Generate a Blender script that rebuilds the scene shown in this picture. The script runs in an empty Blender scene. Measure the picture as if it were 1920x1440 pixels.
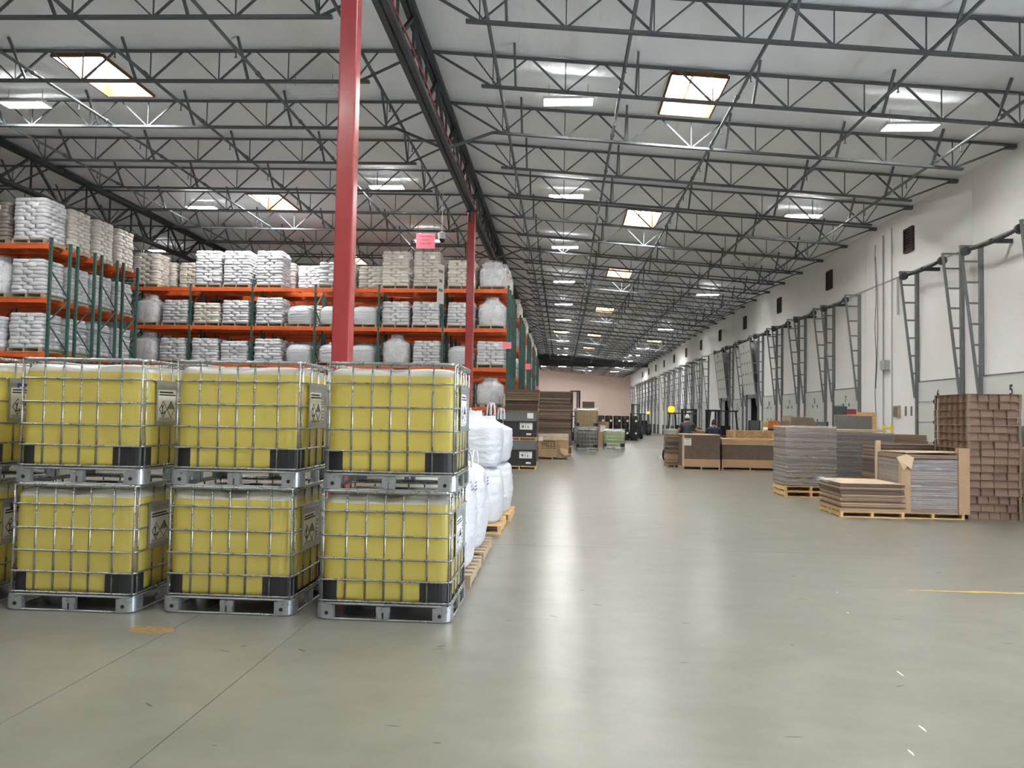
import bpy, math, random
from mathutils import Vector, Matrix, noise
random.seed(7)
SC = bpy.context.scene
COL = SC.collection
PI = math.pi

# ------------------------------------------------------------------ camera, world, exposure
CAM_H = 1.8
cam_data = bpy.data.cameras.new('camera')
cam_data.sensor_width = 36.0
cam_data.lens = 1442.0 / 1920.0 * 36.0
cam_data.clip_end = 400
cam = bpy.data.objects.new('camera', cam_data)
COL.objects.link(cam)
_vy = Vector((92, -60, -1442)).normalized()
_vz = Vector((0.015, 1, 0)); _vz = (_vz - _vz.dot(_vy) * _vy).normalized()
_vx = _vy.cross(_vz)
cam.matrix_world = Matrix.Translation((0, 0, CAM_H)) @ Matrix((_vx, _vy, _vz)).to_4x4()
SC.camera = cam

DAYLIGHT = 10.0       # outdoor light, enters by the open dock doors beside and behind the camera
world = bpy.data.worlds.new('world'); SC.world = world
world.use_nodes = True
world.node_tree.nodes['Background'].inputs[0].default_value = (0.75, 0.85, 1.0, 1)
world.node_tree.nodes['Background'].inputs[1].default_value = DAYLIGHT

SC.view_settings.view_transform = 'Standard'
SC.view_settings.look = 'None'
SC.view_settings.gamma = 1.0
SC.view_settings.use_curve_mapping = False
SC.view_settings.exposure = 0.98
SC.cycles.max_bounces = 7
SC.cycles.diffuse_bounces = 5
SC.cycles.glossy_bounces = 3
SC.cycles.transmission_bounces = 5
SC.cycles.transparent_max_bounces = 6
SC.cycles.use_adaptive_sampling = True
SC.cycles.adaptive_threshold = 0.05

SKY_EMIT = 44.0      # daylight in the skylight domes
TUBE_EMIT = 150.0     # fluorescent tubes of the high bay fixtures

# ------------------------------------------------------------------ materials
MATS = {}
def srgb(r, g, b):
    def c(u):
        u /= 255.0
        return u / 12.92 if u <= 0.04045 else ((u + 0.055) / 1.055) ** 2.4
    return (c(r), c(g), c(b), 1.0)

def mat(name, col, rough=0.6, metal=0.0, var=0.12, scale=4.0, bump=0.0, bscale=30.0, spec=0.5, coat=0.0,
        stretch=(1, 1, 1), bstretch=(1, 1, 1), rvar=0.0):
    m = bpy.data.materials.new(name); m.use_nodes = True
    nt = m.node_tree; N = nt.nodes; L = nt.links
    p = N['Principled BSDF']
    p.inputs['Roughness'].default_value = rough
    p.inputs['Metallic'].default_value = metal
    p.inputs['Specular IOR Level'].default_value = spec
    p.inputs['Coat Weight'].default_value = coat
    p.inputs['Coat Roughness'].default_value = 0.15
    tc = N.new('ShaderNodeTexCoord')
    mp = N.new('ShaderNodeMapping'); mp.inputs['Scale'].default_value = stretch
    L.new(tc.outputs['Object'], mp.inputs['Vector'])
    nz = N.new('ShaderNodeTexNoise'); nz.inputs['Scale'].default_value = scale
    nz.inputs['Detail'].default_value = 6; nz.inputs['Roughness'].default_value = 0.6
    L.new(mp.outputs[0], nz.inputs['Vector'])
    rp = N.new('ShaderNodeValToRGB')
    rp.color_ramp.elements[0].position = 0.3; rp.color_ramp.elements[1].position = 0.7
    a = [max(0, c * (1 - var)) for c in col[:3]] + [1]; b = [min(1, c * (1 + var)) for c in col[:3]] + [1]
    rp.color_ramp.elements[0].color = a; rp.color_ramp.elements[1].color = b
    L.new(nz.outputs['Fac'], rp.inputs[0]); L.new(rp.outputs[0], p.inputs['Base Color'])
    if rvar:
        mr = N.new('ShaderNodeMapRange'); mr.inputs[1].default_value = 0.3; mr.inputs[2].default_value = 0.7
        mr.inputs[3].default_value = max(0.02, rough - rvar); mr.inputs[4].default_value = rough + rvar
        L.new(nz.outputs['Fac'], mr.inputs[0]); L.new(mr.outputs[0], p.inputs['Roughness'])
    if bump:
        mp2 = N.new('ShaderNodeMapping'); mp2.inputs['Scale'].default_value = bstretch
        L.new(tc.outputs['Object'], mp2.inputs['Vector'])
        n2 = N.new('ShaderNodeTexNoise'); n2.inputs['Scale'].default_value = bscale; n2.inputs['Detail'].default_value = 4
        L.new(mp2.outputs[0], n2.inputs['Vector'])
        bp = N.new('ShaderNodeBump'); bp.inputs['Strength'].default_value = bump; bp.inputs['Distance'].default_value = 0.02
        L.new(n2.outputs['Fac'], bp.inputs['Height']); L.new(bp.outputs[0], p.inputs['Normal'])
    MATS[name] = m
    return m

def emit(name, col, strength):
    m = bpy.data.materials.new(name); m.use_nodes = True
    nt = m.node_tree; nt.nodes.clear()
    e = nt.nodes.new('ShaderNodeEmission'); o = nt.nodes.new('ShaderNodeOutputMaterial')
    e.inputs[0].default_value = col; e.inputs[1].default_value = strength
    nt.links.new(e.outputs[0], o.inputs[0]); MATS[name] = m
    return m

def plastic_tank(name, col, trans=0.5):
    """translucent HDPE: light soaks in at the top and comes out at the sides"""
    m = bpy.data.materials.new(name); m.use_nodes = True
    nt = m.node_tree; nt.nodes.clear(); N = nt.nodes; L = nt.links
    o = N.new('ShaderNodeOutputMaterial')
    d = N.new('ShaderNodeBsdfDiffuse'); t = N.new('ShaderNodeBsdfTranslucent'); g = N.new('ShaderNodeBsdfGlossy')
    tc = N.new('ShaderNodeTexCoord'); nz = N.new('ShaderNodeTexNoise'); nz.inputs['Scale'].default_value = 3.0
    rp = N.new('ShaderNodeValToRGB')
    rp.color_ramp.elements[0].color = [c * 0.93 for c in col[:3]] + [1]
    rp.color_ramp.elements[1].color = [min(1, c * 1.05) for c in col[:3]] + [1]
    L.new(tc.outputs['Object'], nz.inputs['Vector']); L.new(nz.outputs['Fac'], rp.inputs[0])
    L.new(rp.outputs[0], d.inputs[0]); L.new(rp.outputs[0], t.inputs[0])
    g.inputs['Roughness'].default_value = 0.35
    m1 = N.new('ShaderNodeMixShader'); m1.inputs[0].default_value = trans
    L.new(d.outputs[0], m1.inputs[1]); L.new(t.outputs[0], m1.inputs[2])
    fr = N.new('ShaderNodeFresnel'); fr.inputs[0].default_value = 1.4
    m2 = N.new('ShaderNodeMixShader'); L.new(fr.outputs[0], m2.inputs[0])
    L.new(m1.outputs[0], m2.inputs[1]); L.new(g.outputs[0], m2.inputs[2]); L.new(m2.outputs[0], o.inputs[0])
    MATS[name] = m
    return m

def film(name, alpha=0.3, col=(0.8, 0.8, 0.82, 1), bump=0.8, bstretch=(1, 1, 6), bscale=9.0, rough=0.12):
    """thin stretch film"""
    m = bpy.data.materials.new(name); m.use_nodes = True
    nt = m.node_tree; N = nt.nodes; L = nt.links
    p = N['Principled BSDF']
    p.inputs['Base Color'].default_value = col
    p.inputs['Roughness'].default_value = rough
    p.inputs['Specular IOR Level'].default_value = 0.9
    tc = N.new('ShaderNodeTexCoord'); mp = N.new('ShaderNodeMapping'); mp.inputs['Scale'].default_value = bstretch
    L.new(tc.outputs['Object'], mp.inputs['Vector'])
    nz = N.new('ShaderNodeTexNoise'); nz.inputs['Scale'].default_value = bscale; nz.inputs['Detail'].default_value = 5
    nz.inputs['Distortion'].default_value = 1.2
    L.new(mp.outputs[0], nz.inputs['Vector'])
    bp = N.new('ShaderNodeBump'); bp.inputs['Strength'].default_value = bump; bp.inputs['Distance'].default_value = 0.03
    L.new(nz.outputs['Fac'], bp.inputs['Height']); L.new(bp.outputs[0], p.inputs['Normal'])
    mr = N.new('ShaderNodeMapRange'); mr.inputs[1].default_value = 0.35; mr.inputs[2].default_value = 0.72
    mr.inputs[3].default_value = alpha * 0.5; mr.inputs[4].default_value = min(1, alpha * 1.9)
    L.new(nz.outputs['Fac'], mr.inputs[0]); L.new(mr.outputs[0], p.inputs['Alpha'])
    MATS[name] = m
    return m

def concrete_floor():
    m = bpy.data.materials.new('polished_concrete'); m.use_nodes = True
    nt = m.node_tree; N = nt.nodes; L = nt.links
    p = N['Principled BSDF']
    g = N.new('ShaderNodeNewGeometry')
    def nz(scale, detail, rough=0.6, stretch=None):
        n = N.new('ShaderNodeTexNoise'); n.inputs['Scale'].default_value = scale; n.inputs['Detail'].default_value = detail
        n.inputs['Roughness'].default_value = rough
        if stretch:
            mp = N.new('ShaderNodeMapping'); mp.inputs['Scale'].default_value = stretch
            L.new(g.outputs['Position'], mp.inputs['Vector']); L.new(mp.outputs[0], n.inputs['Vector'])
        else:
            L.new(g.outputs['Position'], n.inputs['Vector'])
        return n
    n1 = nz(0.4, 5, 0.55); n2 = nz(1.7, 8, 0.68, (1, 1.3, 1)); n3 = nz(14, 6, 0.7, (1, 0.6, 1))
    r1 = N.new('ShaderNodeValToRGB'); r1.color_ramp.elements[0].position = 0.2; r1.color_ramp.elements[1].position = 0.8
    r1.color_ramp.elements[0].color = srgb(108, 105, 94); r1.color_ramp.elements[1].color = srgb(138, 135, 123)
    L.new(n1.outputs['Fac'], r1.inputs[0])
    r2 = N.new('ShaderNodeValToRGB'); r2.color_ramp.elements[0].position = 0.12; r2.color_ramp.elements[1].position = 0.92
    r2.color_ramp.elements[0].color = srgb(92, 89, 78); r2.color_ramp.elements[1].color = srgb(154, 151, 140)
    L.new(n2.outputs['Fac'], r2.inputs[0])
    mx = N.new('ShaderNodeMixRGB'); mx.inputs[0].default_value = 0.5
    L.new(r1.outputs[0], mx.inputs[1]); L.new(r2.outputs[0], mx.inputs[2])
    r3 = N.new('ShaderNodeValToRGB'); r3.color_ramp.elements[0].position = 0.25; r3.color_ramp.elements[1].position = 0.42
    r3.color_ramp.elements[0].color = (0.8, 0.79, 0.76, 1); r3.color_ramp.elements[1].color = (1, 1, 1, 1)
    L.new(n3.outputs['Fac'], r3.inputs[0])
    m2 = N.new('ShaderNodeMixRGB'); m2.blend_type = 'MULTIPLY'; m2.inputs[0].default_value = 0.7
    L.new(mx.outputs[0], p.inputs['Base Color'])
    mr = N.new('ShaderNodeMapRange'); mr.inputs[1].default_value = 0.3; mr.inputs[2].default_value = 0.7
    p.inputs['Roughness'].default_value = 0.28
    p.inputs['Specular IOR Level'].default_value = 0.34
    MATS['floor'] = m

concrete_floor()
mat('joint', srgb(32, 31, 28), 0.95)
mat('wall', srgb(234, 232, 232), 0.75, var=0.03, scale=0.6, bump=0.05, bscale=60)
mat('far_wall', srgb(232, 208, 198), 0.8, var=0.03, scale=0.3)  # pink cast of the warm far lighting is put into the wall colour
mat('insulation', srgb(240, 243, 248), 0.5, var=0.03, scale=1.2, bump=0.9, bscale=2.2, bstretch=(2.5, 0.6, 1))
mat('steel', srgb(84, 89, 92), 0.55, 0.0, var=0.12, scale=8)
mat('steel_dark', srgb(60, 64, 64), 0.6, 0.0, var=0.12, scale=6)
mat('pipe', srgb(82, 88, 88), 0.5, 0.0, var=0.1)
mat('red_paint', srgb(160, 56, 56), 0.32, var=0.08, scale=1.5, coat=0.2)
mat('plywood', (0.13, 0.05, 0.012, 1), 0.7, var=0.18, scale=3, stretch=(1, 1, 8))
emit('skylight_lens', (0.94, 0.98, 1.0, 1), SKY_EMIT)
emit('tube_on', (1.0, 1.0, 0.965, 1), TUBE_EMIT)
mat('tube_off', srgb(225, 228, 228), 0.3, var=0.02)
mat('fixture', srgb(214, 216, 212), 0.45, var=0.03)
mat('curtain', srgb(72, 74, 74), 0.7)
mat('rack_green', srgb(44, 84, 76), 0.45, var=0.15, scale=6, bump=0.0)
mat('rack_orange', srgb(214, 92, 38), 0.42, var=0.12, scale=3, rvar=0.1)
mat('galv', srgb(176, 180, 180), 0.34, 0.75, var=0.12, scale=14, rvar=0.1)
mat('cage_steel', srgb(166, 168, 164), 0.3, 0.8, var=0.1, scale=20, rvar=0.08)
mat('black_plastic', srgb(38, 38, 37), 0.5, var=0.15, scale=8)
mat('dark_deck', srgb(26, 27, 26), 0.7, var=0.1)
plastic_tank('liquid_yellow', (0.97, 0.80, 0.20, 1), 0.45)
plastic_tank('hdpe_cream', (0.93, 0.92, 0.82, 1), 0.5)
plastic_tank('liquid_tan', srgb(206, 180, 130), 0.35)
plastic_tank('liquid_grey', srgb(122, 116, 108), 0.3)
plastic_tank('liquid_green', srgb(196, 214, 158), 0.4)
mat('plate', srgb(178, 184, 184), 0.33, 0.6, var=0.08, scale=3)
mat('paper', srgb(232, 232, 228), 0.7, var=0.03)
mat('ink', srgb(34, 34, 36), 0.7, var=0.05)
mat('ink_grey', srgb(120, 122, 124), 0.7, var=0.05)
mat('ink_blue', srgb(48, 62, 150), 0.6, var=0.08)
mat('pink_card', srgb(252, 138, 156), 0.6, var=0.02)
mat('pink_ink', srgb(214, 104, 122), 0.7, var=0.02)
mat('sack', srgb(198, 198, 201), 0.5, var=0.07, scale=5, bump=0.35, bscale=16, coat=0.25)
mat('sack_warm', srgb(204, 198, 188), 0.45, var=0.1, scale=5, bump=0.4, bscale=16, coat=0.4)
mat('sack_dark', srgb(120, 112, 106), 0.4, var=0.15, scale=5, bump=0.4, bscale=16, coat=0.4)
mat('bulk_bag', srgb(206, 207, 210), 0.48, var=0.04, scale=6, bump=0.7, bscale=9, bstretch=(1, 1, 2.5), coat=0.25)
mat('bag_print', srgb(96, 106, 176), 0.7)
mat('wood', srgb(206, 170, 116), 0.75, var=0.18, scale=5, stretch=(1, 6, 6))
mat('wood_grey', srgb(168, 148, 122), 0.8, var=0.18, scale=5, stretch=(1, 6, 6))
mat('osb', srgb(176, 142, 96), 0.8, var=0.55, scale=16, stretch=(1, 1, 2))
mat('card', srgb(132, 111, 92), 0.8, var=0.08, scale=4)
mat('card_light', srgb(174, 142, 108), 0.78, var=0.07, scale=4)
mat('card_pale', srgb(198, 174, 142), 0.8, var=0.05, scale=3)
mat('card_dark', srgb(96, 80, 68), 0.82, var=0.14, scale=5)
mat('card_pink', srgb(134, 108, 90), 0.8, var=0.1, scale=3)
mat('grey_board', srgb(112, 108, 106), 0.6, var=0.08)
mat('grey_plastic', srgb(104, 108, 108), 0.5, var=0.08)
mat('pale_bin', srgb(176, 178, 166), 0.55, var=0.06)
film('wrap_clear', 0.2, bump=1.0, rough=0.07, bstretch=(1, 1, 9), bscale=2.6)
film('wrap_grey', 0.2, (0.55, 0.56, 0.6, 1), bump=1.0, rough=0.07, bstretch=(1, 1, 9), bscale=2.6)
film('wrap_light', 0.2)
film('wrap_bag', 0.22, (0.9, 0.9, 0.9, 1), bump=0.25, bstretch=(2, 2, 0.7), bscale=2.0, rough=0.22)
mat('door_panel', srgb(206, 209, 204), 0.5, var=0.03, scale=1.5)
mat('track', srgb(122, 127, 127), 0.45, 0.35, var=0.12)
mat('louver', srgb(66, 58, 56), 0.7, var=0.1)
mat('conduit', srgb(170, 172, 170), 0.5, var=0.05)
mat('truck_dark', srgb(30, 31, 31), 0.9, var=0.1)
mat('lift_black', srgb(40, 42, 44), 0.5, var=0.12)
mat('lift_grey', srgb(66, 70, 72), 0.5, var=0.1)
mat('lift_yellow', srgb(206, 158, 50), 0.45, var=0.08)
mat('rubber', srgb(26, 26, 26), 0.85)
mat('skin', srgb(196, 150, 124), 0.55, var=0.06)
mat('shirt_grey', srgb(66, 68, 76), 0.85, var=0.1, scale=9)
mat('shirt_navy', srgb(44, 52, 84), 0.85, var=0.1, scale=9)
mat('jeans', srgb(58, 66, 86), 0.85, var=0.12, scale=9)
mat('trousers', srgb(46, 46, 50), 0.85, var=0.12, scale=9)
mat('cap', srgb(196, 206, 190), 0.8, var=0.06)
mat('hair', srgb(40, 32, 28), 0.7, var=0.15, scale=20)
mat('yellow_paint', srgb(196, 158, 62), 0.6, var=0.25, scale=12)
mat('yellow_rail', srgb(222, 204, 60), 0.5, var=0.1)
mat('floor_orange', srgb(146, 118, 74), 0.6, var=0.4, scale=18)
mat('scuff', srgb(84, 80, 72), 0.6, var=0.2)
mat('drip', srgb(224, 224, 214), 0.5)
mat('bag_orange', srgb(222, 128, 52), 0.5, var=0.12)
mat('red_box', srgb(140, 36, 40), 0.55, var=0.1)
emit('beacon', (1.0, 0.24, 0.01, 1), 2.2)
emit('blue_lamp', (0.35, 0.35, 1.0, 1), 12.0)

# ------------------------------------------------------------------ mesh helpers
class MB:
    def __init__(s):
        s.v = []; s.f = []; s.mi = []
    def add(s, vs, fs, m=0):
        b = len(s.v); s.v += [tuple(v) for v in vs]
        for f in fs:
            s.f.append([i + b for i in f]); s.mi.append(m)
        return s
    def box(s, c, d, m=0, M=None):
        x, y, z = d[0] / 2, d[1] / 2, d[2] / 2
        vs = [Vector((sx * x, sy * y, sz * z)) for sz in (-1, 1) for sy in (-1, 1) for sx in (-1, 1)]
        if M is not None: vs = [M @ v for v in vs]
        vs = [v + Vector(c) for v in vs]
        return s.add(vs, [(0, 2, 3, 1), (4, 5, 7, 6), (0, 1, 5, 4), (2, 6, 7, 3), (0, 4, 6, 2), (1, 3, 7, 5)], m)
    def b2(s, lo, hi, m=0):
        return s.box([(a + b) / 2 for a, b in zip(lo, hi)], [b - a for a, b in zip(lo, hi)], m)
    def bar(s, p0, p1, w, h=None, m=0, up=(0, 0, 1)):
        """rectangular bar between two points; w across, h along 'up'"""
        h = h or w
        p0, p1 = Vector(p0), Vector(p1); d = p1 - p0; l = d.length; d = d / l
        u = Vector(up)
        if abs(u.dot(d)) > 0.98: u = Vector((0, 1, 0))
        sd = d.cross(u).normalized(); u = sd.cross(d)
        M = Matrix((sd, d, u)).transposed()
        return s.box((p0 + p1) / 2, (w, l, h), m, M)
    def cyl(s, p0, p1, r, n=8, m=0, r1=None, caps=True):
        p0, p1 = Vector(p0), Vector(p1); d = (p1 - p0).normalized()
        r1 = r if r1 is None else r1
        a = Vector((0, 0, 1)) if abs(d.z) < 0.9 else Vector((1, 0, 0))
        u = d.cross(a).normalized(); w = d.cross(u)
        vs = []
        for p, rr in ((p0, r), (p1, r1)):
            for i in range(n):
                t = 2 * PI * i / n
                vs.append(p + u * (rr * math.cos(t)) + w * (rr * math.sin(t)))
        fs = [(i, (i + 1) % n, n + (i + 1) % n, n + i) for i in range(n)]
        if caps: fs += [tuple(range(n - 1, -1, -1)), tuple(range(n, 2 * n))]
        return s.add(vs, fs, m)
    def tube(s, path, r, n=6, m=0, closed=False):
        P = [Vector(p) for p in path]; k = len(P); vs = []
        for i, p in enumerate(P):
            if closed: t = P[(i + 1) % k] - P[i - 1]
            else: t = P[min(i + 1, k - 1)] - P[max(i - 1, 0)]
            t.normalize()
            a = Vector((0, 0, 1)) if abs(t.z) < 0.85 else Vector((1, 0, 0))
            u = t.cross(a).normalized(); w = u.cross(t)
            for j in range(n):
                q = 2 * PI * j / n
                vs.append(p + u * (r * math.cos(q)) + w * (r * math.sin(q)))
        fs = []
        for i in range(k if closed else k - 1):
            a, b = i * n, ((i + 1) % k) * n
            for j in range(n):
                fs.append((a + j, a + (j + 1) % n, b + (j + 1) % n, b + j))
        if not closed:
            fs += [tuple(range(n - 1, -1, -1)), tuple(range((k - 1) * n, k * n))]
        return s.add(vs, fs, m)
    def prism(s, poly, z0, z1, m=0):
        n = len(poly)
        vs = [(x, y, z0) for x, y in poly] + [(x, y, z1) for x, y in poly]
        fs = [(i, (i + 1) % n, n + (i + 1) % n, n + i) for i in range(n)]
        fs += [tuple(range(n - 1, -1, -1)), tuple(range(n, 2 * n))]
        return s.add(vs, fs, m)
    def rings(s, rings, ms=None, cap=True, m=0):
        n = len(rings[0]); vs = [p for r in rings for p in r]; b = len(s.v)
        s.v += [tuple(v) for v in vs]
        for k in range(len(rings) - 1):
            for i in range(n):
                s.f.append([b + k * n + i, b + k * n + (i + 1) % n, b + (k + 1) * n + (i + 1) % n, b + (k + 1) * n + i])
                s.mi.append(ms[k] if ms else m)
        if cap:
            s.f.append([b + i for i in range(n - 1, -1, -1)]); s.mi.append(ms[0] if ms else m)
            e = b + (len(rings) - 1) * n
            s.f.append([e + i for i in range(n)]); s.mi.append(ms[-1] if ms else m)
        return s
    def mesh(s, name, mats, smooth=False):
        me = bpy.data.meshes.new(name)
        me.from_pydata(s.v, [], s.f)
        for mm in (mats if isinstance(mats, (list, tuple)) else [mats]): me.materials.append(MATS[mm])
        me.polygons.foreach_set('material_index', s.mi)
        if smooth: me.polygons.foreach_set('use_smooth', [True] * len(me.polygons))
        me.update()
        return me
    def build(s, name, mats, parent=None, smooth=False, loc=(0, 0, 0), rz=0):
        return ob(name, s.mesh(name, mats, smooth), parent, loc, rz)

def ob(name, me, parent=None, loc=(0, 0, 0), rz=0):
    o = bpy.data.objects.new(name, me); COL.objects.link(o)
    o.location = loc
    if rz: o.rotation_euler = (0, 0, rz)
    if parent: o.parent = parent
    return o

def tag(o, label=None, cat=None, group=None, kind=None):
    if label: o['label'] = label
    if cat: o['category'] = cat
    if group: o['group'] = group
    if kind: o['kind'] = kind
    return o

def thing(name, label, cat, loc=(0, 0, 0), rz=0, group=None):
    o = bpy.data.objects.new(name, None); COL.objects.link(o)
    o.empty_display_size = 0.2
    o.location = loc; o.rotation_euler = (0, 0, rz)
    return tag(o, label, cat, group)

def copy_tree(o, parent=None):
    c = o.copy(); COL.objects.link(c); c.parent = parent
    for ch in o.children: copy_tree(ch, c)
    return c

def struct(name, me, loc=(0, 0, 0), parent=None):
    return tag(ob(name, me, parent, loc), kind='structure')

def rrect(hx, hy, r, n=4):
    """rounded rectangle outline, ccw"""
    out = []
    for cx, cy, a0 in ((hx - r, hy - r, 0), (-hx + r, hy - r, PI / 2), (-hx + r, -hy + r, PI), (hx - r, -hy + r, 1.5 * PI)):
        for i in range(n + 1):
            a = a0 + PI / 2 * i / n
            out.append((cx + r * math.cos(a), cy + r * math.sin(a)))
    return out

ORD = ['first', 'second', 'third', 'fourth', 'fifth', 'sixth', 'seventh', 'eighth', 'ninth', 'tenth', 'eleventh', 'twelfth', 'thirteenth', 'fourteenth', 'fifteenth', 'sixteenth', 'seventeenth', 'eighteenth', 'nineteenth', 'twentieth']
_t = [('twenty', 'thirtieth'), ('thirty', 'fortieth'), ('forty', 'fiftieth')]
ORD += [a + '-' + o for a, nx in _t for o in ORD[:9] + [nx]]
ORD = [o.split('-')[1] if o.endswith('ieth') and '-' in o else o for o in ORD]
DG = None
def text_mesh(txt, size, matname, extrude=0.002):
    cu = bpy.data.curves.new('lettering', 'FONT'); cu.body = txt; cu.size = size; cu.extrude = extrude
    cu.align_x = 'CENTER'; cu.align_y = 'CENTER'; cu.resolution_u = 3
    o = bpy.data.objects.new('lettering', cu); COL.objects.link(o)
    bpy.context.view_layer.update()
    me = bpy.data.meshes.new_from_object(o.evaluated_get(bpy.context.evaluated_depsgraph_get()))
    bpy.data.objects.remove(o); bpy.data.curves.remove(cu)
    me.materials.clear(); me.materials.append(MATS[matname])
    return me

# ------------------------------------------------------------------ the building
XW = 11.0            # dock wall
XR = -3.05           # ridge girder
XG2 = -17.3          # second girder
YF, YB, XL = 124.0, -14.0, -36.0
def deck(x):
    return 9.59 - 0.085 * x if x > XR else 9.85 + 0.014 * (XR - x)

# floor: sawn slabs with recessed joints
fl = struct('floor', MB().b2((XL, YB, -0.3), (XW + 0.3, YF, -0.06)).mesh('floor', 'joint'))
ys = [YB, -3.6, 10.75, 25.4, 39.5, 53.7, 67.8, 82, 96, 110, YF]
xs = [XL, -25, -17.3, -10.2, -3.15, XW + 0.3]
for j in range(len(ys) - 1):
    row = xs if j > 1 else sorted(xs + [-2.13])
    for i in range(len(row) - 1):
        g = 0.0035
        MB().b2((row[i] + g, ys[j] + g, -0.1), (row[i + 1] - g, ys[j + 1] - g, 0)).build('slab', 'floor', fl)

# dock doors along the right wall
PITCH = 3.645
DOORS = []          # (number or None, centre y, state)
y0 = 19.48
for k in range(-6, 28):
    y = y0 + PITCH * k
    if k in (2, 10, 18, 26): continue        # plain piers
    st = 'open' if k in (7, 9, -3, -4, -5, -6) else 'shut'
    n = {-1: 4, 0: 5, 1: 6, 3: 7, 4: 8, 5: 9, 6: 10, 7: 11, 8: 12, 9: 13}.get(k)
    DOORS.append((n, y, st))
OPEN_Y = [y for n, y, s in DOORS if s == 'open']

TRAILER_Y = [y for n, y, s_ in DOORS if s_ == 'open' and y > 20]
# right wall: tilt-up panels, two doors wide
_m = MB(); _c = YB
for oy in sorted(OPEN_Y):
    _m.b2((XW + 0.2, _c, -0.1), (XW + 0.26, oy - 1.28, 11)); _m.b2((XW + 0.2, oy - 1.28, 3.02), (XW + 0.26, oy + 1.28, 11)); _c = oy + 1.28
_m.b2((XW + 0.2, _c, -0.1), (XW + 0.26, YF, 11))
wr = struct('wall_right', _m.mesh('wall_right', 'joint'))
seam = 21.3
k = int((YB - seam) // (2 * PITCH))
y = seam + k * 2 * PITCH
while y < YF:
    a, b = max(y, YB) + 0.008, min(y + 2 * PITCH, YF) - 0.008
    holes = sorted(o for o in OPEN_Y if a < o < b)
    m = MB(); cur = a
    for h_ in holes:
        m.b2((XW, cur, -0.05), (XW + 0.2, h_ - 1.28, 10.9)); m.b2((XW, h_ - 1.28, 3.02), (XW + 0.2, h_ + 1.28, 10.9)); cur = h_ + 1.28
    m.b2((XW, cur, -0.05), (XW + 0.2, b, 10.9))
    m.build('wall_panel', 'wall', wr)
    y += 2 * PITCH
for i, oy in enumerate(TRAILER_Y):     # trailer backed up to each open door
    m = MB(); a, b = oy - 1.3, oy + 1.3
    m.b2((XW + 0.27, a - 0.05, -0.1), (XW + 7, a, 3.2)).b2((XW + 0.27, b, -0.1), (XW + 7, b + 0.05, 3.2))
    m.b2((XW + 0.27, a, 3.15), (XW + 7, b, 3.2)).b2((XW + 7, a, -0.1), (XW + 7.05, b, 3.2)).b2((XW + 0.27, a, -0.15), (XW + 7, b, -0.05))
    struct('wall_trailer_%d' % (i + 1), m.mesh('wall_trailer', 'truck_dark'))

struct('wall_far', MB().b2((XL, YF, -0.1), (XW + 0.3, YF + 0.3, 11)).mesh('wall_far', 'far_wall'))
struct('wall_left', MB().b2((XL - 0.3, YB, -0.1), (XL, YF, 11)).mesh('wall_left', 'wall'))
struct('wall_back', MB().b2((XL, YB - 0.3, -0.1), (XW + 0.3, YB, 11)).mesh('wall_back', 'wall'))
struct('trim_1', MB().b2((-16, 99.0, 8.2), (XW, 99.2, 9.75)).mesh('trim', 'curtain'))

# joists and skylights grid
JS = 2.78
JY = [19.3 + JS * k for k in range(-8, 38)]
JY = [y for y in JY if 10.5 < y < YF - 0.5]
SKY_R = [-7.11, 6.79, 17.91, 29.03, 40.15, 54.05, 70.73, 84.63, 101.3, 112.4]  # last two added for more light at the far end
SKY_L = [-4.33, 6.79, 17.91, 29.03, 40.15, 54.05]
SKYW, SKYLEN = 1.2, 2.2
SKY = [(2.93, y) for y in SKY_R] + [(-11.3, y) for y in SKY_L] + [(8.4, 70.73), (-0.2, 70.73), (-24.5, 17.91), (-24.5, 40.15), (8.4, 101.3), (-11.3, 101.3)]  # closing pair likewise added to brighten the far end

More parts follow.
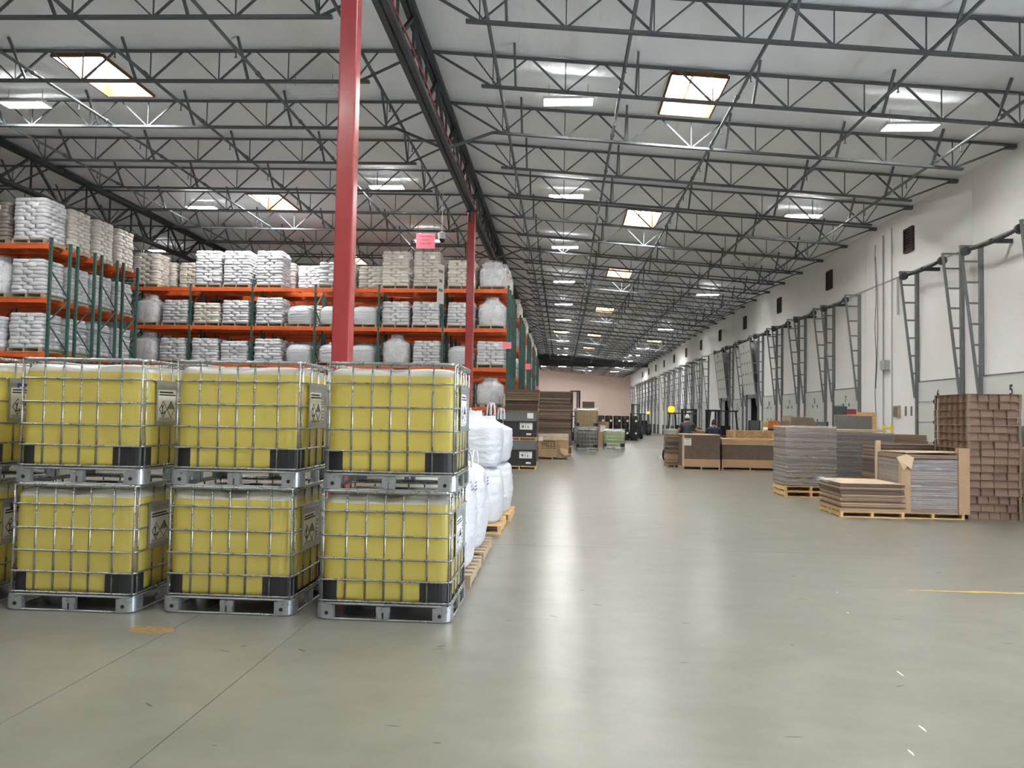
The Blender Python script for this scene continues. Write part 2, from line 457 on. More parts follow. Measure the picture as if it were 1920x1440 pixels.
# ceiling: faced insulation sheets hung between the joists
ceil = bpy.data.objects.new('ceiling', None); COL.objects.link(ceil); tag(ceil, kind='structure')
MB().b2((XL - 0.3, YB - 0.3, 11.0), (XW + 0.3, YF + 0.3, 11.15)).build('light_shield', 'steel_dark', ceil)  # unseen slab added above the domes to keep outdoor light from leaking in
right_edges = [11.0, 10.2, 9.0, 7.8, 6.6, 5.3, 4.2, 3.53, 2.33, 1.1, 0.4, -0.8, -2.0, XR]
left_edges = [XR, -4.2, -5.4, -6.6, -7.8, -9.0, -10.0, -10.7, -11.9, -13.2, -14.5, -15.8, -17.3, -18.6, -19.9, -21.2, -22.5, -23.9, -25.1, -27, -29, -31, -33.5, XL]
def sheet(x0, x1):
    cuts = set([YB, YF])
    for y in JY: cuts.update((y, y + JS * 0.25, y + JS * 0.5, y + JS * 0.75))
    holes = []
    for sx, sy in SKY:
        if x1 + 0.02 < sx < x0 - 0.02:
            holes.append((sy - SKYLEN / 2, sy + SKYLEN / 2)); cuts.update(holes[-1])
    cuts = sorted(c for c in cuts if YB <= c <= YF)
    m = MB(); nx = 4; vs = []
    for cy in cuts:
        ph = ((cy - JY[0]) / JS) % 1.0
        for i in range(nx + 1):
            x = x0 + (x1 - x0) * i / nx
            sag = 0.055 * math.sin(PI * ph) * math.sin(PI * i / nx) + (0.03 if i in (0, nx) else 0)
            onhole = any(a - 0.01 <= cy <= b + 0.01 for a, b in holes)
            z = deck(x) + 0.03 - (0 if onhole else sag + 0.012 * noise.noise((x * 0.9, cy * 0.5, 3.1)))
            vs.append((x, cy, z))
    fs = []
    for j in range(len(cuts) - 1):
        mid = (cuts[j] + cuts[j + 1]) / 2
        if any(a < mid < b for a, b in holes): continue
        for i in range(nx):
            q = j * (nx + 1) + i
            fs.append((q, q + 1, q + nx + 2, q + nx + 1))
    m.add(vs, fs)
    m.build('insulation_sheet', 'insulation', ceil, smooth=True)
for lst in (right_edges, left_edges):
    for a, b in zip(lst[:-1], lst[1:]): sheet(a, b)

# skylights
def make_skylight(cx, cy, label):
    z = deck(cx) - 0.06; H = 0.5
    t = thing('skylight', label, 'skylight', (cx, cy, z), 0, 'roof skylights')
    hw, hl, w = SKYW / 2, SKYLEN / 2, 0.04
    # boards follow the roof pitch at their lower edge
    sl = -0.085 if cx > XR else -0.014
    def board(lo, hi):
        m = MB(); x0, y0_, x1, y1_ = lo[0], lo[1], hi[0], hi[1]
        vs = [(x, y, 0.0 + sl * x) for x, y in ((x0, y0_), (x1, y0_), (x1, y1_), (x0, y1_))] + [(x, y, H) for x, y in ((x0, y0_), (x1, y0_), (x1, y1_), (x0, y1_))]
        m.add(vs, [(3, 2, 1, 0), (4, 5, 6, 7), (0, 1, 5, 4), (1, 2, 6, 5), (2, 3, 7, 6), (3, 0, 4, 7)])
        m.build('curb_board', 'plywood', t)
    board((-hw - w, -hl - w), (hw + w, -hl)); board((-hw - w, hl), (hw + w, hl + w))
    board((-hw - w, -hl), (-hw, hl)); board((hw, -hl), (hw + w, hl))
    MB().b2((-hw - w, -hl - w, H), (hw + w, hl + w, H + 0.03)).build('dome', 'skylight_lens', t)
    MB().b2((-0.03, -hl, H - 0.05), (0.03, hl, H - 0.002)).build('glazing_bar', 'fixture', t)
    return t
def sky_label(i, sx, sy):
    if sx == 2.93: return 'bright skylight with orange plywood curb over the aisle, %s from the camera' % ORD[[y for y in SKY_R].index(sy) - 2] if sy > 10 else 'daylight skylight behind the camera, %s of two' % ('nearer' if sy > 0 else 'farther')
    if sx == -11.3: return 'skylight over the left racks with orange plywood curb, %s from the camera' % ORD[SKY_L.index(sy) - 2] if sy in SKY_L[2:] else 'daylight skylight of the left row out of view, %s' % ('added at the far end' if sy > 60 else 'above the camera' if sy > 0 else 'behind the camera')
    return {8.4: 'far skylight near the dock wall, %s one' % ('nearer' if sy < 90 else 'farther'), -0.2: 'far skylight above the aisle centre, left of the main row', -24.5: 'skylight far left beyond the second girder, %s one' % ('nearer' if sy < 30 else 'farther')}.get(sx, 'farthest skylight of the left row')
for i, (sx, sy) in enumerate(SKY): make_skylight(sx, sy, sky_label(i, sx, sy))

# light fixtures
def make_fixture_meshes():
    hs = MB(); L_, W_ = 1.16, 0.42
    hs.b2((-L_ / 2, -0.045, 0.05), (L_ / 2, 0.045, 0.1))
    for s in (-1, 1):
        hs.b2((s * L_ / 2 - 0.012, -W_ / 2, 0.0), (s * L_ / 2 + 0.012, W_ / 2, 0.08))
        hs.b2((-L_ / 2, s * W_ / 2 - 0.006, 0.0), (L_ / 2, s * W_ / 2 + 0.006, 0.06))
        hs.b2((-L_ / 2, min(s * 0.04, s * (W_ / 2 - 0.03)), 0.05), (L_ / 2, max(s * 0.04, s * (W_ / 2 - 0.03)), 0.056))
    tb = MB().cyl((-L_ / 2 + 0.03, 0, 0.022), (L_ / 2 - 0.03, 0, 0.022), 0.016, 6)
    hg = MB().cyl((0, 0, 0.09), (0, 0, 0.42), 0.006, 4)
    rf = MB().b2((-L_ / 2, -0.012, 0.012), (L_ / 2, 0.012, 0.05))
    return hs.mesh('housing', 'fixture'), tb, hg.mesh('hanger', 'steel'), rf.mesh('reflector', 'fixture')
HS, TB, HG, RF = make_fixture_meshes()
TUBE = {True: TB.mesh('tube', 'tube_on'), False: TB.mesh('tube_unlit', 'tube_off')}
def light_fixture(x, y, lit, label, z=None):
    z = z if z is not None else deck(x) - 0.47
    t = thing('light_fixture', label, 'light', (x, y, z), 0, 'high bay light fixtures')
    ob('housing', HS, t)
    for q in (-0.15, -0.05, 0.05, 0.15): ob('tube', TUBE[lit], t, (0, q, 0))
    for q in (-0.1, 0, 0.1): ob('reflector', RF, t, (0, q, 0))
    for q in (-0.45, 0.45): ob('hanger', HG, t, (q, 0, 0))
LY = [2.2, 10.0, 17.7, 25.45, 33.2, 41.8, 50.3, 58.5, 66.8, 75, 83.5, 92, 104, 114]
for i, y in enumerate(LY):
    near = 'glowing high bay light over the main aisle, %s in its row from the camera' % ORD[i - 2] if y > 15 else 'high bay light in the aisle row behind the top of the picture, %s one' % ORD[i]
    light_fixture(0.06, y, True, near)
    lit = i not in (4, 6, 8)
    lab = '%s high bay light in the row along the dock wall, %s from the camera' % ('glowing' if lit else 'unlit', ORD[i - 2]) if y > 15 else 'high bay light of the dock wall row behind the top of the picture, %s one' % ORD[i]
    light_fixture(7.79, y, lit, lab)
for i, (x, y, lit) in enumerate([(-6, 2.2, True), (-6, 10.0, True), (-6, 17.68, False), (-6, 25.4, True), (-6, 33.4, True), (-6, 41.8, True), (-6, 50.3, True)]):
    lab = '%s high bay light left of the ridge girder, %s from the camera' % ('glowing' if lit else 'unlit', ORD[i - 2]) if y > 15 else 'high bay light left of the girder, above or behind the camera, %s one' % ORD[i]
    light_fixture(x, y, lit, lab)
for i, (x, y) in enumerate([(-6, 104), (-6, 114), (-14, 104), (-14, 114), (3.9, 118), (-3.0, 118), (3.9, 109)]):
    light_fixture(x, y, True, 'added far high bay light beyond the dark draft curtain, %s of its group' % ORD[i])  # extra fixtures added to brighten the far wall
for i, (x, y) in enumerate([(-13.8, 11.0), (-13.85, 18.6), (-13.9, 28.4), (-19.9, 36.6), (-14.3, 45.0), (-14.6, 2.0)]):
    lab = 'glowing high bay light far left over the racks, %s from the camera' % ORD[i - 1] if 0 < i < 5 else 'high bay light at left outside the picture, %s one' % ORD[i]
    light_fixture(x, y, True, lab)

# open web steel joists
def joist_members(xa, xb, xb0, xb1, brace_x, rev):
    """returns list of (name, MB) in local coordinates (y = 0 at the joist)"""
    D = 0.74
    zt = lambda x: deck(x) - 0.05
    zb = lambda x: deck(x) - D
    parts = []
    parts.append(('top_chord', MB().bar((xa, 0, zt(xa)), (xb, 0, zt(xb)), 0.085, 0.045)))
    parts.append(('bottom_chord', MB().bar((xb0, 0, zb(xb0)), (xb1, 0, zb(xb1)), 0.095, 0.055)))
    n = int(round(abs(xb1 - xb0 - (0.4 if xb1 > xb0 else -0.4)) / 1.62))
    s = 1 if xb1 > xb0 else -1
    st = (abs(xb1 - xb0) - 0.5) / n
    nodes = [xb0 + s * (0.25 + st * i) for i in range(n + 1)]
    for i, x in enumerate(nodes):
        parts.append(('web_post', MB().bar((x, 0, zb(x)), (x, 0, zt(x)), 0.022, 0.022)))
        if i < n:
            xm = x + s * st / 2
            parts.append(('web_diagonal', MB().bar((x, 0, zb(x)), (xm - s * 0.04, 0, zt(xm)), 0.03, 0.03)))
            parts.append(('web_diagonal', MB().bar((x + s * st, 0, zb(x + s * st)), (xm + s * 0.04, 0, zt(xm)), 0.038, 0.038)))
    x = nodes[0]; parts.append(('web_diagonal', MB().bar((x, 0, zb(x)), (xa + s * 0.1, 0, zt(xa)), 0.045, 0.045)))
    parts.append(('web_diagonal', MB().bar((x + s * 0.1, 0, zb(x)), (x - s * 0.45, 0, zt(x - s * 0.45)), 0.028, 0.028)))
    x = nodes[-1]; parts.append(('web_diagonal', MB().bar((x, 0, zb(x)), (xb - s * 0.1, 0, zt(xb)), 0.045, 0.045)))
    parts.append(('web_diagonal', MB().bar((x, 0, zb(x)), (x + s * 0.45, 0, zt(x + s * 0.45)), 0.028, 0.028)))
    for x in brace_x:
        parts.append(('kicker_brace', MB().bar((x, 0, zb(x)), (x, -0.62, deck(x) - 0.03), 0.05, 0.05)))
    parts.append(('seat', MB().box((xb - s * 0.12, 0, zt(xb) - 0.03), (0.24, 0.12, 0.1))))
    return parts
BX_R = [-1.1, 1.5, 4.0, 6.7, 9.0]
BX_L = [-4.6, -7.1, -9.7, -12.3, -14.9]
JR = joist_members(XR, XW, -1.85, 9.75, BX_R, False)
JL = joist_members(XR, XG2, -4.35, -16.0, BX_L, True)
JLL = joist_members(XG2, -31.5, -18.6, -30.2, [x - 14.2 for x in BX_L], True)
JM = {}
for key, parts in (('r', JR), ('l', JL), ('ll', JLL)):
    JM[key] = [(nm, mb.mesh(nm, 'steel')) for nm, mb in parts]
    far = MB()
    for nm, mb in parts[2:]: far.add(mb.v, mb.f)
    JM[key + '_web'] = far.mesh('web', 'steel')
def make_joist(y, key, label, group, detailed, brace=None):
    t = thing('roof_joist', label, 'joist', (0, y, 0), 0, group)
    if detailed:
        for nm, me in JM[key]: ob(nm, me, t)
    else:
        for nm, me in JM[key][:2]: ob(nm, me, t)
        w = ob('web', JM[key + '_web'], t); w['kind'] = 'stuff'
    if brace:
        brace.build('girder_tie', 'steel', t)
for i, y in enumerate(JY):
    k = round((y - 19.3) / JS)
    tie = k % 5 == 0
    vis = [yy for yy in JY if yy > 12.5]
    o = vis.index(y) if y > 12.5 else -1
    det = 0 <= o < 9
    tr = MB().bar((-1.85, 0, deck(-1.85) - 0.74), (XR + 0.1, 0, 8.62), 0.06, 0.06) if tie else None
    tl = MB().bar((-4.35, 0, deck(-4.35) - 0.74), (XR - 0.1, 0, 8.62), 0.06, 0.06) if tie else None
    r_lab = '%s open web roof joist from the top of the picture, right bay to dock wall' % ORD[o] if o >= 0 else 'open web roof joist of the right bay just above the picture'
    l_lab = '%s open web roof joist from the top of the picture, left of the ridge girder' % ORD[o] if o >= 0 else 'open web roof joist of the left bay just above the picture'
    grp = lambda s: s + (' far' if o >= 9 else '' if o >= 0 else ' behind camera')
    make_joist(y, 'r', r_lab, grp('right bay roof joists'), det, tr)
    if y < 75: make_joist(y, 'l', l_lab, grp('left bay roof joists'), det, tl)
    if 13 < y < 56: make_joist(y, 'll', 'open web roof joist beyond the left girder, %s from the camera' % ORD[o], 'far left bay roof joists', False)

# joist girders on the columns
CSP = 14.6
CY = [-4.1 + CSP * k for k in range(0, 8)]
def girder_members(x):
    zt, zb = deck(x) - 0.14, 8.55 if x > -10 else 8.75
    P = []
    for s in (-1, 1):
        P.append(('top_chord', MB().b2((s * 0.07 - 0.05, 0, zt - 0.09), (s * 0.07 + 0.05, CSP - 0.02, zt + 0.05))))
        P.append(('bottom_chord', MB().b2((s * 0.075 - 0.055, 0.0, zb - 0.05), (s * 0.075 + 0.055, CSP - 0.02, zb + 0.06))))
    n = 10; st = CSP / n
    for i in range(n):
        a, b = i * st, (i + 1) * st
        up = i % 2 == 0
        P.append(('web_diagonal', MB().bar((0, a, zb if up else zt), (0, b, zt if up else zb), 0.07, 0.07)))
        if i: P.append(('web_post', MB().bar((0, a, zb), (0, a, zt), 0.05, 0.05)))
    return [(nm, mb.mesh(nm, 'steel_dark')) for nm, mb in P]
for gx, gname in ((XR, 'ridge girder over the red columns'), (XG2, 'girder over the left racks')):
    GM = girder_members(gx)
    for i, cy in enumerate(CY):
        if gx == XG2 and (cy > 60): continue
        lab = 'dark steel %s, %s span from the camera' % (gname, ORD[i])
        t = thing('roof_girder', lab, 'girder', (gx, cy, 0), 0, 'joist girders')
        for nm, me in GM: ob(nm, me, t)

# columns
def make_column(x, y, h, paint, label):
    t = thing('steel_column', label, 'column', (x, y, 0))
    MB().prism(rrect(0.125, 0.125, 0.028, 3), 0.02, h).build('shaft', paint, t)
    MB().b2((-0.2, -0.2, 0), (0.2, 0.2, 0.02)).build('base_plate', paint, t)
    MB().b2((-0.17, -0.17, h), (0.17, 0.17, h + 0.03)).b2((-0.02, -0.3, h - 0.35), (0.02, 0.3, h)).build('bracket', 'steel_dark', t)
    MB().prism(rrect(0.131, 0.131, 0.03, 3), 5.38, 5.4).build('weld_band', paint, t)
    return t
make_column(XR, 10.5, 8.47, 'red_paint', 'tall red steel column rising behind the yellow liquid totes')
make_column(XR, 25.1, 8.47, 'red_paint', 'slimmer red steel column standing against the middle pallet rack')
make_column(XG2, 25.1, 8.67, 'steel_dark', 'dark grey steel column top above the left rack')

# sprinkler lines
HEAD = MB().cyl((0, 0, -0.14), (0, 0, 0), 0.014, 5).cyl((0, 0, -0.15), (0, 0, -0.14), 0.03, 6).mesh('sprinkler_head', 'pipe')
PIPES = [-14.95, -11.95, -9.36, -6.78, -4.2, -1.45, 1.17, 3.62, 6.43, 9.0]
for i, x in enumerate(PIPES):
    y1 = YF - 1 if x > XR else 76
    z = deck(x) - 0.68
    t = thing('sprinkler_pipe', 'long grey sprinkler pipe under the roof, %s line from the left' % ORD[i], 'pipe', (x, 0, z), 0, 'sprinkler lines')
    m = MB().cyl((0, YB + 1, 0), (0, y1, 0), 0.036, 8)
    m.build('pipe_run', 'pipe', t, smooth=True)
    for k in range(-1, 12):
        ob('sprinkler_head', HEAD, t, (0, 17.9 + JS * k, -0.03))
        MB().cyl((0, 19.0 + JS * k, 0), (0, 19.1 + JS * k, 0), 0.052, 8).build('coupling', 'pipe', t)
m = MB(); tag(MB().tube([(XR + 0.12, 8 + 1.46 * i, 8.72 + 0.06 * math.sin(i * 1.7)) for i in range(14)], 0.018, 5).build('red_conduit', 'red_paint'),
    'thin red conduit running along the ridge girder', 'conduit')

# ------------------------------------------------------------------ dock doors
SEC_H = 0.604
SEC = MB().b2((-0.04, -1.275, 0.006), (0, 1.275, SEC_H - 0.006)).b2((-0.05, -1.275, SEC_H - 0.03), (-0.04, 1.275, SEC_H - 0.012)).b2((-0.05, -1.275, 0.012), (-0.04, 1.275, 0.03)).mesh('door_section', 'door_panel')
HINGE = MB().add([(-0.055, -0.05, -0.07), (-0.055, 0.05, 0), (-0.055, -0.05, 0.07), (-0.04, -0.05, -0.07), (-0.04, 0.05, 0), (-0.04, -0.05, 0.07)],
                 [(0, 2, 1), (3, 4, 5), (0, 1, 4, 3), (1, 2, 5, 4), (2, 0, 3, 5)]).mesh('hinge', 'ink')
ZT = 6.48
POST = MB().b2((-0.1, -0.04, 0.0), (-0.02, 0.04, ZT)).b2((-0.02, -0.055, 0.0), (0.0, 0.055, ZT)).mesh('track_post', 'track')
RAIL = MB().bar((-0.12, 0, 2.55), (-0.56, 0, ZT), 0.075, 0.05, up=(1, 0, 0)).mesh('track_rail', 'track')
def rail_x(z): return -0.12 - 0.44 * (z - 2.55) / (ZT - 2.55)
RUNGS = [(z, MB().bar((-0.05, 0, z), (rail_x(z), 0, z), 0.035, 0.05).mesh('track_rung', 'track')) for z in (3.3, 3.85, 4.4, 4.95, 5.5, 6.05, ZT - 0.02)]
GUARD = MB().b2((-0.22, -0.12, 0), (-0.1, 0.12, 1.05)).mesh('track_guard', 'lift_grey')
SHAFT = MB().cyl((-0.5, -1.3, ZT - 0.18), (-0.5, 1.3, ZT - 0.18), 0.02, 6).mesh('spring_shaft', 'lift_grey')
SPRING = MB()
for i in range(22):
    a = -1.0 + i * 0.095
    SPRING.cyl((-0.5, a, ZT - 0.18 - 0.05 * math.sin(i / 21 * PI)), (-0.5, a + 0.07, ZT - 0.18 - 0.05 * math.sin(i / 21 * PI)), 0.042, 7)
SPRING = SPRING.mesh('spring', 'lift_black')
DRUM = MB().cyl((-0.5, -0.05, ZT - 0.18), (-0.5, 0.05, ZT - 0.18), 0.12, 12).mesh('cable_drum', 'lift_grey')
BRK = MB().b2((-0.53, -0.04, ZT - 0.24), (0, 0.04, ZT - 0.14)).mesh('shaft_bracket', 'lift_black')
FARTRACK = MB()
for o in (MB().b2((-0.1, -0.04, 0.0), (0, 0.04, ZT)), MB().bar((-0.12, 0, 2.55), (-0.56, 0, ZT), 0.075, 0.05, up=(1, 0, 0))): FARTRACK.add(o.v, o.f)
for z in (3.3, 3.85, 4.4, 4.95, 5.5, 6.05, ZT - 0.02): FARTRACK.bar((-0.05, 0, z), (rail_x(z), 0, z), 0.035, 0.05)
FARTRACK = FARTRACK.mesh('lift_track', 'track')
SEAL = MB().b2((-0.03, -1.32, 3.02), (0, 1.32, 3.06)).mesh('door_head', 'track')
for idx, (n, y, st) in enumerate(DOORS):
    t = bpy.data.objects.new('door_%d' % (idx + 1), None); COL.objects.link(t); t.location = (XW, y, 0); tag(t, kind='structure')
    near = y < 54
    for k in range(5):
        if st == 'shut':
            s = ob('door_section', SEC, t, (0, 0, k * SEC_H))
        else:
            z = 3.2 + k * SEC_H
            s = ob('door_section', SEC, t, (rail_x(z) + 0.02, 0, z)); s.rotation_euler = (0, math.atan(-0.44 / 3.93), 0)
        if near and k:
            for q in (-0.3, 0.3): ob('hinge', HINGE, s, (0, q, 0))
            if st == 'open':
                for q in (-0.9, 0.9): ob('hinge', HINGE, s, (0, q, 0))
    ob('door_head', SEAL, t)
    for s in (-1, 1):
        yy = s * 1.34
        if near:
            ob('track_post', POST, t, (0, yy, 0)); ob('track_rail', RAIL, t, (0, yy, 0))
            for z, me in RUNGS: ob('track_rung', me, t, (0, yy, 0))
            ob('track_guard', GUARD, t, (0, yy, 0)); ob('cable_drum', DRUM, t, (0, s * 1.2, 0)); 
        else:
            ob('lift_track', FARTRACK, t, (0, yy, 0))
            ob('track_guard', GUARD, t, (0, yy, 0))
    ob('spring_shaft', SHAFT, t); ob('spring', SPRING, t); ob('shaft_bracket', BRK, t)
    if n:
        me = text_mesh(str(n), 0.36, 'ink')
        o = ob('door_number', me, t, (-0.062 if st == 'shut' else rail_x(5.9) - 0.06, 0, 2.62 if st == 'shut' else 5.95)); o.rotation_euler = (PI / 2, 0, -PI / 2)

for n, y, st in DOORS:      # portals only guide the sampling of the outdoor light through the open doors
    if st == 'open' and y < 16:
        ld = bpy.data.lights.new('door_portal', 'AREA'); ld.shape = 'RECTANGLE'; ld.size = 3.0; ld.size_y = 2.5; ld.cycles.is_portal = True
        lo = bpy.data.objects.new('door_portal', ld); COL.objects.link(lo); lo.location = (XW + 0.18, y, 1.5); lo.rotation_euler = (0, PI / 2, 0)
# louvred wall vents
SL = MB().bar((0, -0.27, 0), (-0.05, -0.27, -0.04), 0.01)
SLAT = MB().add([(0, -0.27, 0), (0, 0.27, 0), (-0.05, 0.27, -0.05), (-0.05, -0.27, -0.05), (0, -0.27, -0.012), (0, 0.27, -0.012), (-0.05, 0.27, -0.062), (-0.05, -0.27, -0.062)],
                [(0, 1, 2, 3), (7, 6, 5, 4), (0, 4, 5, 1), (1, 5, 6, 2), (2, 6, 7, 3), (3, 7, 4, 0)]).mesh('slat', 'louver')
VF = MB()
for s in (-1, 1):
    VF.b2((-0.07, s * 0.3 - 0.03, -0.38), (0, s * 0.3 + 0.03, 0.38)); VF.b2((-0.07, -0.3, s * 0.36 - 0.03), (0, 0.3, s * 0.36 + 0.03))
VF.b2((-0.01, -0.3, -0.36), (0, 0.3, 0.36)); VF = VF.mesh('vent_frame', 'louver')
for i in range(12):
    y = 25.04 + 2 * PITCH * i
    t = thing('wall_vent', 'dark louvred vent high on the dock wall, %s from the camera' % ORD[i], 'vent', (XW, y, 7.6), 0, 'dock wall vents')
    ob('vent_frame', VF, t)
    for k in range(7): ob('slat', SLAT, t, (-0.01, 0, 0.3 - k * 0.09))

# conduit, cords and boxes on the pier between doors 6 and 7
yp = 26.8
tag(MB().cyl((XW - 0.03, 14, 6.55), (XW - 0.03, 110, 6.55), 0.022, 6).build('conduit', 'conduit'), 'long thin conduit linking the tops of the door tracks', 'conduit')
tag(MB().cyl((XW - 0.04, 27.0, 0.9), (XW - 0.04, 27.0, 8.2), 0.025, 6).build('conduit', 'conduit'), 'vertical grey conduit on the pier, running through the junction box', 'conduit')
tag(MB().cyl((XW - 0.04, 26.3, 1.1), (XW - 0.04, 26.3, 8.3), 0.02, 6).build('conduit', 'conduit'), 'second vertical conduit right of the junction box', 'conduit')
tag(MB().tube([(XW - 0.05, 27.6 + 0.05 * math.sin(i * 0.9), 8.0 - i * 0.33) for i in range(20)], 0.012, 5).build('extension_cord', 'lift_grey'), 'dark cord dangling down the pier beside the conduit', 'cord')
tag(MB().tube([(XW - 0.05, 27.6 - 0.18 * math.sin(i / 15 * PI), 7.6 - i * 0.31) for i in range(16)], 0.012, 5).build('extension_cord', 'lift_grey'), 'looped dark cord on the pier, curving away from the first', 'cord')
tag(MB().tube([(XW - 0.06, 25.8, 6.55), (XW - 0.06, 25.8, 5.6), (XW - 0.06, 25.78, 5.3)], 0.03, 6).build('pull_handle', 'conduit'), 'short grey drop conduit hanging from the long conduit', 'conduit')
t = thing('junction_box', 'grey electrical junction box on the conduit of the pier', 'box', (XW, 26.75, 3.55))
MB().b2((-0.16, -0.2, 0), (0, 0.2, 0.32)).build('box_body', 'conduit', t); MB().b2((-0.175, -0.18, 0.02), (-0.16, 0.18, 0.3)).build('box_cover', 'conduit', t)
t = thing('switch_box', 'small square grey switch box low on the pier', 'box', (XW, 25.9, 1.95))
MB().b2((-0.1, -0.17, 0), (0, 0.17, 0.38)).build('box_body', 'wood_grey', t); MB().b2((-0.12, -0.13, 0.05), (-0.1, 0.13, 0.33)).build('box_cover', 'grey_board', t)
for i, yy in enumerate((24.95, 25.35)):
    tag(MB().b2((XW - 0.02, yy - 0.04, 2.0), (XW, yy + 0.04, 2.3)).b2((XW - 0.03, yy - 0.025, 2.12), (XW - 0.02, yy + 0.025, 2.18)).build('dock_switch', 'grey_board'), 'small switch plate on the pier, %s from door six' % ORD[i], 'switch')

# ------------------------------------------------------------------ wooden pallets
PB = {}
def pallet(parent, w, d, wood='wood', z=0.0, h=0.13):
    key = (w, d, wood, h)
    if key not in PB:
        PB[key] = (MB().b2((-0.025, -d / 2, 0.02), (0.025, d / 2, h - 0.02)).mesh('stringer', wood),
                   MB().b2((-w / 2, -0.05, 0), (w / 2, 0.05, 0.02)).mesh('deck_board', wood),
                   MB().b2((-w / 2 + 0.0, -d / 2, 0.02), (-w / 2 + 0.05, d / 2, h - 0.02)).b2((w / 2 - 0.05, -d / 2, 0.02), (w / 2, d / 2, h - 0.02)).b2((-0.025, -d / 2, 0.02), (0.025, d / 2, h - 0.02)).mesh('pallet', wood))
    S, B, P = PB[key]
    p = ob('pallet', P, parent, (0, 0, z))
    for k in range(6): ob('deck_board', B, p, (0, -d / 2 + 0.05 + (d - 0.1) * k / 5, h - 0.02))
    for k in range(3): ob('deck_board', B, p, (0, -d / 2 + 0.05 + (d - 0.1) * k / 2, 0))
    return p
SP = {}
def simple_pallet(parent, w, d, wood='wood_grey', h=0.13, z=0.0):
    key = (w, d, wood, h)
    if key not in SP:
        m = MB()
        for x in (-w / 2 + 0.025, 0, w / 2 - 0.025): m.b2((x - 0.025, -d / 2, 0.02), (x + 0.025, d / 2, h - 0.02))
        for k in range(5): yy = -d / 2 + 0.06 + (d - 0.12) * k / 4; m.b2((-w / 2, yy - 0.06, h - 0.02), (w / 2, yy + 0.06, h))
        for k in range(3): yy = -d / 2 + 0.06 + (d - 0.12) * k / 2; m.b2((-w / 2, yy - 0.06, 0), (w / 2, yy + 0.06, 0.02))
        SP[key] = m.mesh('pallet', wood)
    return ob('pallet', SP[key], parent, (0, 0, z))

